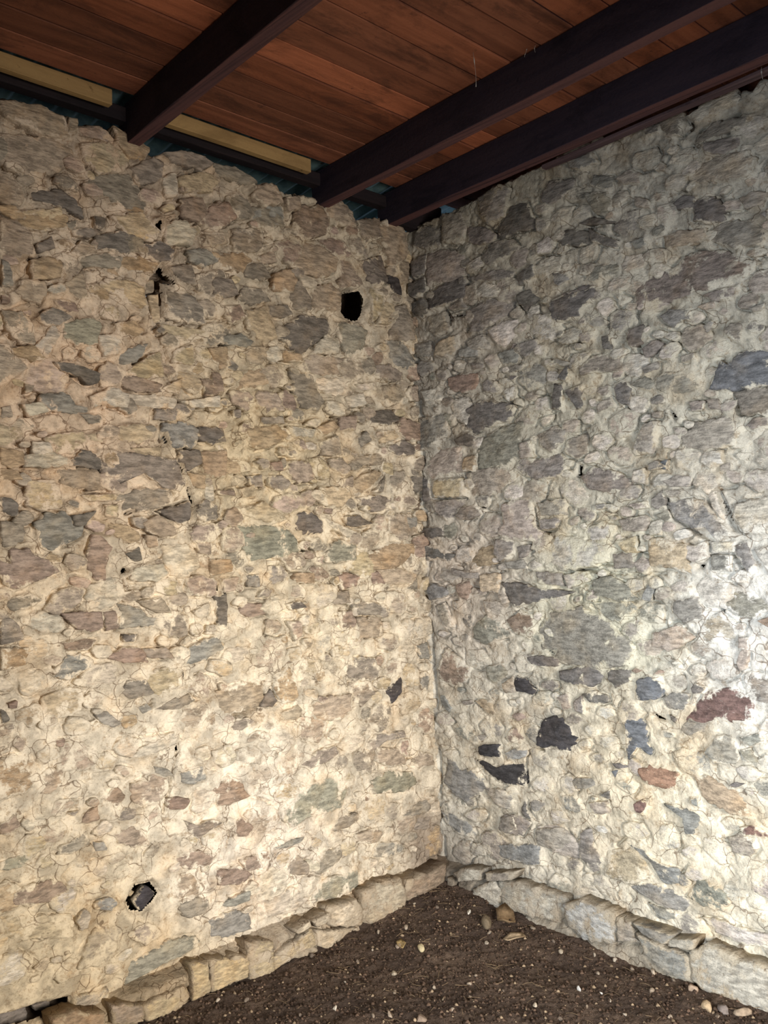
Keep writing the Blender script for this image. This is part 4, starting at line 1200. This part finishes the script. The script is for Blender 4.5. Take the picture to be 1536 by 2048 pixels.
# ------------------------------------------------------------------ earth floor
def floor_z(x, y):
    d = np.hypot(x, y)
    return 0.012+0.062*np.exp(-(d/0.55)**2)+0.035*np.exp(-(np.abs(x)/.25))*np.exp(-(np.abs(y)/1.4))+0.02*fbm(x*2.2+3, y*2.2, 3)+0.012*fbm(x*13, y*13, 4, .62)+0.006*fbm(x*50, y*50, 3, .6)
gx = np.r_[np.arange(-4.12, -1.75, .04), np.arange(-1.75, 0.03, .0065)]; gy = np.r_[np.arange(-4.62, -1.75, .04), np.arange(-1.75, 0.03, .0065)]
GX, GY = np.meshgrid(gx, gy)
floor = mesh_obj('floor', np.stack([GX, GY, floor_z(GX, GY)], -1).reshape(-1, 3), grid_faces(len(gx), len(gy)), EARTH)
tag(floor, 'dark brown bare earth floor littered with crumbs and pebbles', 'floor', kind='structure')

OCT = np.array([(1, 0, 0), (-1, 0, 0), (0, 1, 0), (0, -1, 0), (0, 0, 1), (0, 0, -1)], float)
OF = np.array([(0, 2, 4), (2, 1, 4), (1, 3, 4), (3, 0, 4), (2, 0, 5), (1, 2, 5), (3, 1, 5), (0, 3, 5)])
rs = np.random.RandomState(5)
def scatter(n):
    x = -rs.rand(n)*1.75; y = -rs.rand(n)*1.75
    k = (x < -.10) & (y < -.10); return x[k], y[k]
cx_, cy_ = scatter(22000); n = len(cx_)
size = 0.0018+0.0075*rs.rand(n)**3
Vc = OCT[None]*size[:, None, None]*(0.6+0.8*rs.rand(n, 6, 1)); Vc[:, :, 2] *= .7
Vc += np.stack([cx_, cy_, floor_z(cx_, cy_)+size*.25], -1)[:, None]
tc = lin((84, 67, 55))[None]*(0.55+1.0*rs.rand(n, 1)**2); pale = rs.rand(n) > .93; tc[pale] = lin((150, 130, 106))*(.7+.5*rs.rand(pale.sum(), 1))
cr = mesh_obj('soil_crumbs', Vc.reshape(-1, 3), (OF[None]+6*np.arange(n)[:, None, None]).reshape(-1, 3), CRUMB, smooth=False, attrs={'tint': ('FLOAT_COLOR', np.repeat(tc, 6, 0))})
tag(cr, 'fine brown soil crumbs and grit strewn over the earth floor', 'grit', kind='stuff')
# dry straw and twig bits
n = 420; sx_, sy_ = scatter(900); sx_, sy_ = sx_[:n], sy_[:n]; n = len(sx_)
Vs, Fs = [], []
for i in range(n):
    a = rs.rand()*6.28; L = rs.uniform(.006, .026); w = rs.uniform(.0005, .0012); z = floor_z(sx_[i], sy_[i])+.004
    ca, sa = math.cos(a), math.sin(a); b = len(Vs)
    for t, dz in ((-1, rs.uniform(0, .004)), (0, rs.uniform(.001, .006)), (1, rs.uniform(0, .004))):
        for q, qz in ((-1, 0), (1, 0), (0, 1.4)): Vs.append((sx_[i]+ca*t*L-sa*q*w, sy_[i]+sa*t*L+ca*q*w, z+dz+qz*w))
    for k in (0, 3):
        for e in range(3): Fs.append((b+k+e, b+k+(e+1) % 3, b+k+3+(e+1) % 3, b+k+3+e))
st_ = mesh_obj('straw_bits', Vs, Fs, CRUMB, attrs={'tint': ('FLOAT_COLOR', np.tile(lin((128, 108, 84)), (len(Vs), 1)))})
tag(st_, 'broken bits of dry straw scattered over the earth floor', 'straw', kind='stuff')

def floor_px(px, py):
    r = ROT@_ray(px, py); t = (0.03-CAM[2])/r[2]
    for _ in range(12):
        p = CAM+r*t; t += (floor_z(p[0], p[1])-p[2])/r[2]*0.7
    return CAM+r*t
def ico_pebble(name, px, py, w, h, col, seed, flat=.6, label=None, group=None, cat='pebble', lift=.25):
    import bmesh
    bm = bmesh.new(); bmesh.ops.create_icosphere(bm, subdivisions=2, radius=1.0)
    V = np.array([v.co[:] for v in bm.verts]); F = [tuple(v.index for v in f.verts) for f in bm.faces]; bm.free()
    rr = random.Random(seed)
    for _ in range(5):                                               # knock flat facets off it
        d = np.array([rr.gauss(0, 1), rr.gauss(0, 1), rr.gauss(0, 1)]); d /= np.linalg.norm(d); k = rr.uniform(.35, .7)
        t = V@d; V = V-np.maximum(t-k, 0)[:, None]*d
    V = V*(1+0.12*perlin(V[:, 0]*1.5+seed*1.7, V[:, 1]*1.5+V[:, 2]))[:, None]
    p = floor_px(px, py); a = rr.uniform(0, 3.1); dist = np.linalg.norm(p-CAM)/FPX
    sx, sy, sz = w*dist*.5, h*dist*.9, min(w, h)*dist*flat
    ang = math.atan2(_X[1]*0+ROT[1, 0], ROT[0, 0])
    X = V[:, 0]*sx; Y = V[:, 1]*sy; c, s_ = math.cos(ang), math.sin(ang)
    P = np.stack([p[0]+X*c-Y*s_, p[1]+X*s_+Y*c, floor_z(p[0], p[1])+sz*lift+V[:, 2]*sz], 1)
    o = mesh_obj(name, P, F, PEBBLE, None, (p[0], p[1], floor_z(p[0], p[1])), attrs={'tint': ('FLOAT_COLOR', np.tile(lin(col)*.7+.3*lin(col).mean()*.9, (len(P), 1)))})
    return tag(o, label, cat, group)
G = 'pebbles on the earth floor'
NAMED = [
 (1386,1980,18,14,(176,146,116),'rounded tan pebble lying closest to the right footing'),
 (1415,2019,20,18,(190,158,112),'angular yellowish pebble near the lower right corner'),
 (1447,2023,17,20,(128,112,102),'grey-brown pebble right of the angular yellowish pebble'),
 (1487,2030,34,16,(168,142,112),'wide flat tan stone against the footing at lower right'),
 (1306,1945,11,9,(186,164,136),'rounded cream-tan pebble left of the tan pebble at the right footing'),
 (1305,1983,12,8,(160,138,112),'small tan pebble just below the rounded cream-tan pebble'),
 (1158,1979,8,8,(225,220,210),'tiny white pebble in the open middle of the floor'),
 (1202,1987,6,6,(225,220,212),'tiny white chip right of the white pebble mid floor'),
 (938,1826,9,11,(206,196,178),'pale pebble on the dark soil in the corner'),
 (842,1899,16,12,(196,176,124),'yellowish flat flake on the soil left of the bark strip'),
 (670,2018,11,8,(206,190,164),'small cream pebble at the lower left of the earth floor'),
 (779,2032,12,13,(180,156,128),'tan pebble at the bottom centre edge of the floor'),
 (841,2041,26,13,(140,116,94),'flat brown stone at the bottom edge right of the tan pebble'),
 (788,1948,12,9,(176,158,130),'cream pebble in the left half of the floor'),
 (975,1848,24,22,(120,102,74),'mossy brown stone left of the curled bark flake'),
 (1122,1905,10,9,(170,152,126),'beige pebble in the middle of the floor below the bark'),
 (1070,2012,9,8,(196,176,146),'cream pebble at the bottom of the floor, right of centre'),
]
for i, (x, y, w, h, c, lb) in enumerate(NAMED): ico_pebble('pebble', x, y, w, h, c, i+1, label=lb, group=G)
SMALL = [(812,1856,10,8),(798,1893,14,9),(875,1815,9,5),(830,1809,8,5),(978,1866,11,6),(746,2034,9,8),(623,1912,11,7),(974,1887,9,7),(756,1866,9,8),
 (790,1987,9,8),(494,2002,12,8),(435,2002,10,7),(869,1975,8,7),(951,1951,10,6),(716,1924,8,6),(744,1901,6,5),(1196,1948,7,8),(1264,1940,8,9),(1347,1962,7,6),
 (1219,2002,6,6),(939,1969,10,8),(1066,1857,10,8),(1107,1884,8,7),(1231,1923,9,9),(1173,2014,7,6),(1436,2035,9,7),(1006,1982,6,5),(1189,1912,7,7),
 (940,1995,8,6),(560,1990,7,6),(600,2030,8,6),(690,1965,7,5),(905,2020,9,6),(1000,2035,8,6),(1120,2040,9,6),(1250,2030,8,6),(1340,2035,9,7)]
for i, (x, y, w, h) in enumerate(SMALL):
    c = [(160, 140, 116), (140, 120, 98), (120, 102, 84), (176, 158, 134)][i % 4]
    ico_pebble('pebble', x, y, w, h, c, 50+i, label='small dull tan pebble half sunk in the dark earth floor', group='small dull pebbles on the earth floor')
# curled flake of bark / dry leaf litter in the corner
def flake(name, pts_px, col, curl, label, cat, th=.003):
    P = np.array([floor_px(*p) for p in pts_px]); c = P.mean(0); n = len(P); V = []
    for f, up in ((1, 1), (.55, .35), (1, 1), (.55, .35)):
        pass
    rings = []
    for f in (1.0, .6, .25): rings.append(np.stack([c[0]+f*(P[:, 0]-c[0]), c[1]+f*(P[:, 1]-c[1]), floor_z(P[:, 0], P[:, 1])+.006+curl*f*f*(.5+.5*np.sin(np.arange(n)*1.7))], 1))
    top = np.concatenate(rings+[[(c[0], c[1], floor_z(c[0], c[1])+.006)]]); bot = top-np.array([0, 0, th]); m = len(top)
    F = []
    for k in range(2):
        for i in range(n):
            j = (i+1) % n; F.append((k*n+i, k*n+j, (k+1)*n+j, (k+1)*n+i)); F.append((m+k*n+j, m+k*n+i, m+(k+1)*n+i, m+(k+1)*n+j))
    for i in range(n):
        j = (i+1) % n; F += [(2*n+i, 2*n+j, 3*n), (m+2*n+j, m+2*n+i, m+3*n), (j, i, m+i, m+j)]
    V = np.concatenate([top, bot])
    o = mesh_obj(name, V, F, PEBBLE, None, tuple(c), attrs={'tint': ('FLOAT_COLOR', np.tile(lin(col), (len(V), 1)))})
    return tag(o, label, cat)
flake('bark_flake', [(992,1828),(1010,1823),(1028,1832),(1031,1848),(1022,1858),(1006,1855),(995,1846)], (128, 106, 80), .03, 'curled brown bark flake standing in the corner litter', 'bark')
flake('bark_strip', [(1006,1884),(1020,1874),(1045,1870),(1052,1876),(1035,1882),(1015,1889)], (158, 138, 112), .012, 'pale strip of bark lying below the curled bark flake', 'bark')
flake('dry_leaf', [(792,1890),(802,1886),(812,1891),(806,1899),(796,1898)], (150, 128, 88), .012, 'dry tan leaf on the soil left of the yellowish flake', 'leaf')

# ------------------------------------------------------------------ roof: boards, joists, battens, corrugated sheet
def box_mesh(x0, x1, y0, y1, z0, z1, bev, nseg, axis, wob, seed):
    """bevelled, slightly crooked sawn timber running along axis 0 (x) or 1 (y)"""
    a0, a1 = (x0, x1) if axis == 0 else (y0, y1); b0, b1 = (y0, y1) if axis == 0 else (x0, x1)
    sec = [(b0+bev, z0), (b1-bev, z0), (b1, z0+bev), (b1, z1-bev), (b1-bev, z1), (b0+bev, z1), (b0, z1-bev), (b0, z0+bev)]
    V = []; F = []
    for k in range(nseg+1):
        a = a0+(a1-a0)*k/nseg
        for i, (b, z) in enumerate(sec):
            db = wob*float(perlin(a*2.3+seed, i*.11+seed)); dz = wob*float(perlin(a*2.1+seed+9, i*.13+3))
            V.append((a, b+db, z+dz) if axis == 0 else (b+db, a, z+dz))
    for k in range(nseg):
        for i in range(8): F.append((k*8+i, k*8+(i+1) % 8, (k+1)*8+(i+1) % 8, (k+1)*8+i))
    F.append(tuple(range(7, -1, -1))); F.append(tuple(nseg*8+i for i in range(8)))
    return np.array(V), F
def timber(name, box, mat, bev=.003, nseg=16, axis=0, wob=.002, seed=0, tint=(1, 1, 1), parent=None, skew=0.0, worn_lit=None):
    V, F = box_mesh(*box, bev, nseg, axis, wob, seed)
    if skew: V[:, 0] += skew*V[:, 1]
    c = (V[:, 0].mean(), V[:, 1].mean(), V[:, 2].min()); tt = np.tile(np.array(tint, float), (len(V), 1))
    if worn_lit is not None: tt[(np.arange(len(V)) % 8) < 2] = worn_lit                # underside rubbed brown, and coloured lighter as if lit from below
    return mesh_obj(name, V, F, mat, parent, c, smooth=False, attrs={'tint': ('FLOAT_COLOR', tt)})
ZC = 3.085
ceiling = bpy.data.objects.new('ceiling', None); COL.objects.link(ceiling); ceiling.location = (-1.8, -2.3, ZC)
tag(ceiling, 'low ceiling of red-brown wooden boards above the joists', 'ceiling', kind='structure')
rb = random.Random(4); y = -0.028; i = 0
while y > -4.6:
    w = rb.choice([.118, .125, .132]); t = rb.choice([.62, .78, .9, 1.0, 1.12, 1.3]); hue = rb.uniform(-.06, .08)
    o = timber('board', (-4.12, .42, y-w+.0042, y, ZC+rb.uniform(0, .005), ZC+.024), BOARD, .003, 22, 0, .0015, i*3.3, (t*(1+hue), t, t*(1-hue)))
    o.parent = ceiling; o.location = (o.location[0]-ceiling.location[0], o.location[1]-ceiling.location[1], o.location[2]-ceiling.location[2])
    y -= w; i += 1
SK = 0.055
for x0, w, lb in ((-1.466, .052, 'dark roof joist resting on the left wall, nearest the camera'), (-.592, .050, 'dark roof joist in the middle with a rubbed brown underside coloured as if lit'),
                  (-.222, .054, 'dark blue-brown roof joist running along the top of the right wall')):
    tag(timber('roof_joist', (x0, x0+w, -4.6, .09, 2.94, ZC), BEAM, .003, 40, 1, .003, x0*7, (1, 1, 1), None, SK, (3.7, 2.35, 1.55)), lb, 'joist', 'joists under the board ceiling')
tag(timber('batten', (-4.1, -1.545, -.032, .0, 3.028, ZC-.004), PALE, .003, 20, 0, .002, 2.2), 'pale yellow timber batten above the left wall, left of the near joist', 'batten', 'pale battens above the left wall')
tag(timber('batten', (-1.405, -.69, -.032, .0, 3.028, ZC-.004), PALE, .003, 20, 0, .002, 7.7), 'pale yellow timber batten above the left wall between two joists', 'batten', 'pale battens above the left wall')
tag(timber('wall_plate', (-4.1, -.05, .03, .08, 3.018, 3.07), PLATE, .004, 30, 0, .003, 3.1), 'dark timber plate under the pale battens along the left wall', 'timber')
tag(timber('timber_strip', (-.094, -.060, -2.6, -.75, 2.960, 2.974), BEAM, .003, 24, 1, .003, 5.5, (3.6, 3.1, 2.2), None, SK), 'thin grey-brown timber strip between right wall top and joist', 'timber')
tag(timber('gap_blocker', (-.17, .10, -.005, .05, 2.945, 3.083), PLATE, .004, 4, 0, .002, 8.8), 'added dark block masking the bright gap in the corner behind the right-hand joist', 'timber')  # block added to shut out the bright roof gap here
# corrugated iron seen between the wall top and the plate
pitch = .076; xs = np.arange(-4.1, .50, pitch/10); ys = np.linspace(-.45, .80, 8)
XX, YY = np.meshgrid(xs, ys); ZZ = 3.132-.13*YY+.0095*np.cos(XX/pitch*2*math.pi)
Vt = np.stack([XX, YY, ZZ], -1).reshape(-1, 3); nV = len(Vt); Fq = grid_faces(len(xs), len(ys))
Vb = Vt-np.array([0, 0, .0012])
sheet = mesh_obj('corrugated_sheet', np.concatenate([Vt, Vb]), np.concatenate([Fq, Fq[:, ::-1]+nV]), SHEET)
tag(sheet, 'weathered teal corrugated iron sheet over the top of the left wall', 'roof sheet')

# cobweb threads with dust flecks hanging under the roof
def cobweb(px, py, z, length, label, fleck=0.004):
    r = ROT@_ray(px, py); p = CAM+r*((z-CAM[2])/r[2]); rr = random.Random(int(px))
    V, F = [], []; n = 8
    for k in range(n+1):
        t = k/n; w = .0005+fleck*.5*max(0, math.sin(t*9+px))**6
        ox = .006*math.sin(t*3+px)
        for a in range(4): V.append((p[0]+ox+w*math.cos(a*1.571), p[1]+w*math.sin(a*1.571), z-length*t))
    for k in range(n):
        for a in range(4): F.append((k*4+a, k*4+(a+1) % 4, (k+1)*4+(a+1) % 4, (k+1)*4+a))
    F += [(3, 2, 1, 0), (n*4, n*4+1, n*4+2, n*4+3)]
    return tag(mesh_obj('cobweb_thread', V, F, WEB, None, tuple(p)), label, 'cobweb', 'cobweb threads under the roof')
for a in [(482, 8, ZC, .09, 'dusty cobweb thread hanging beside the near joist'), (948, 105, ZC, .11, 'long dusty cobweb thread hanging from boards, leftmost of the middle cluster'),
          (1039, 135, ZC, .09, 'dusty cobweb thread hanging beside the middle joist'), (1051, 97, ZC, .03, 'short white cobweb tuft above the middle joist'),
          (1071, 90, ZC, .025, 'short white cobweb tuft, rightmost of the middle cluster'), (1524, 133, 2.97, .04, 'dusty cobweb thread above the right wall top at the frame edge')]:
    cobweb(*a)

# ------------------------------------------------------------------ rest of the shed: side and rear walls, rear doorway and added side opening
def slab(name, boxes, mat, label):
    V, F = [], []
    for x0, x1, y0, y1, z0, z1 in boxes:
        b = len(V); V += [(x, y, z) for x in (x0, x1) for y in (y0, y1) for z in (z0, z1)]
        F += [tuple(b+i for i in f) for f in ((0, 1, 3, 2), (4, 6, 7, 5), (0, 4, 5, 1), (2, 3, 7, 6), (0, 2, 6, 4), (1, 5, 7, 3))]
    return tag(mesh_obj(name, V, F, mat, None, smooth=False, attrs={'mortar': ('FLOAT_COLOR', np.tile(lin((190, 172, 145)), (len(V), 1)))}), label, 'wall', kind='structure')
DX0, DX1, DZ = -2.25, -1.25, 1.9
slab('wall_rear', [(-4.5, DX0, -5.0, -4.5, -.2, 3.1), (DX1, .4, -5.0, -4.5, -.2, 3.1), (DX0, DX1, -5.0, -4.5, DZ, 3.1)], MORTAR, 'rear rubble wall with the doorway, behind the viewer')
WY0, WY1, WZ0, WZ1 = -2.75, -1.75, .45, 1.45  # opening made up to go with the added fill lamp
slab('wall_side', [(-4.5, -4.0, -4.5, WY0, -.2, 3.1), (-4.5, -4.0, WY1, .3, -.2, 3.1), (-4.5, -4.0, WY0, WY1, -.2, WZ0), (-4.5, -4.0, WY0, WY1, WZ1, 3.1)], MORTAR, 'side rubble wall with an added light opening, left of the viewer')
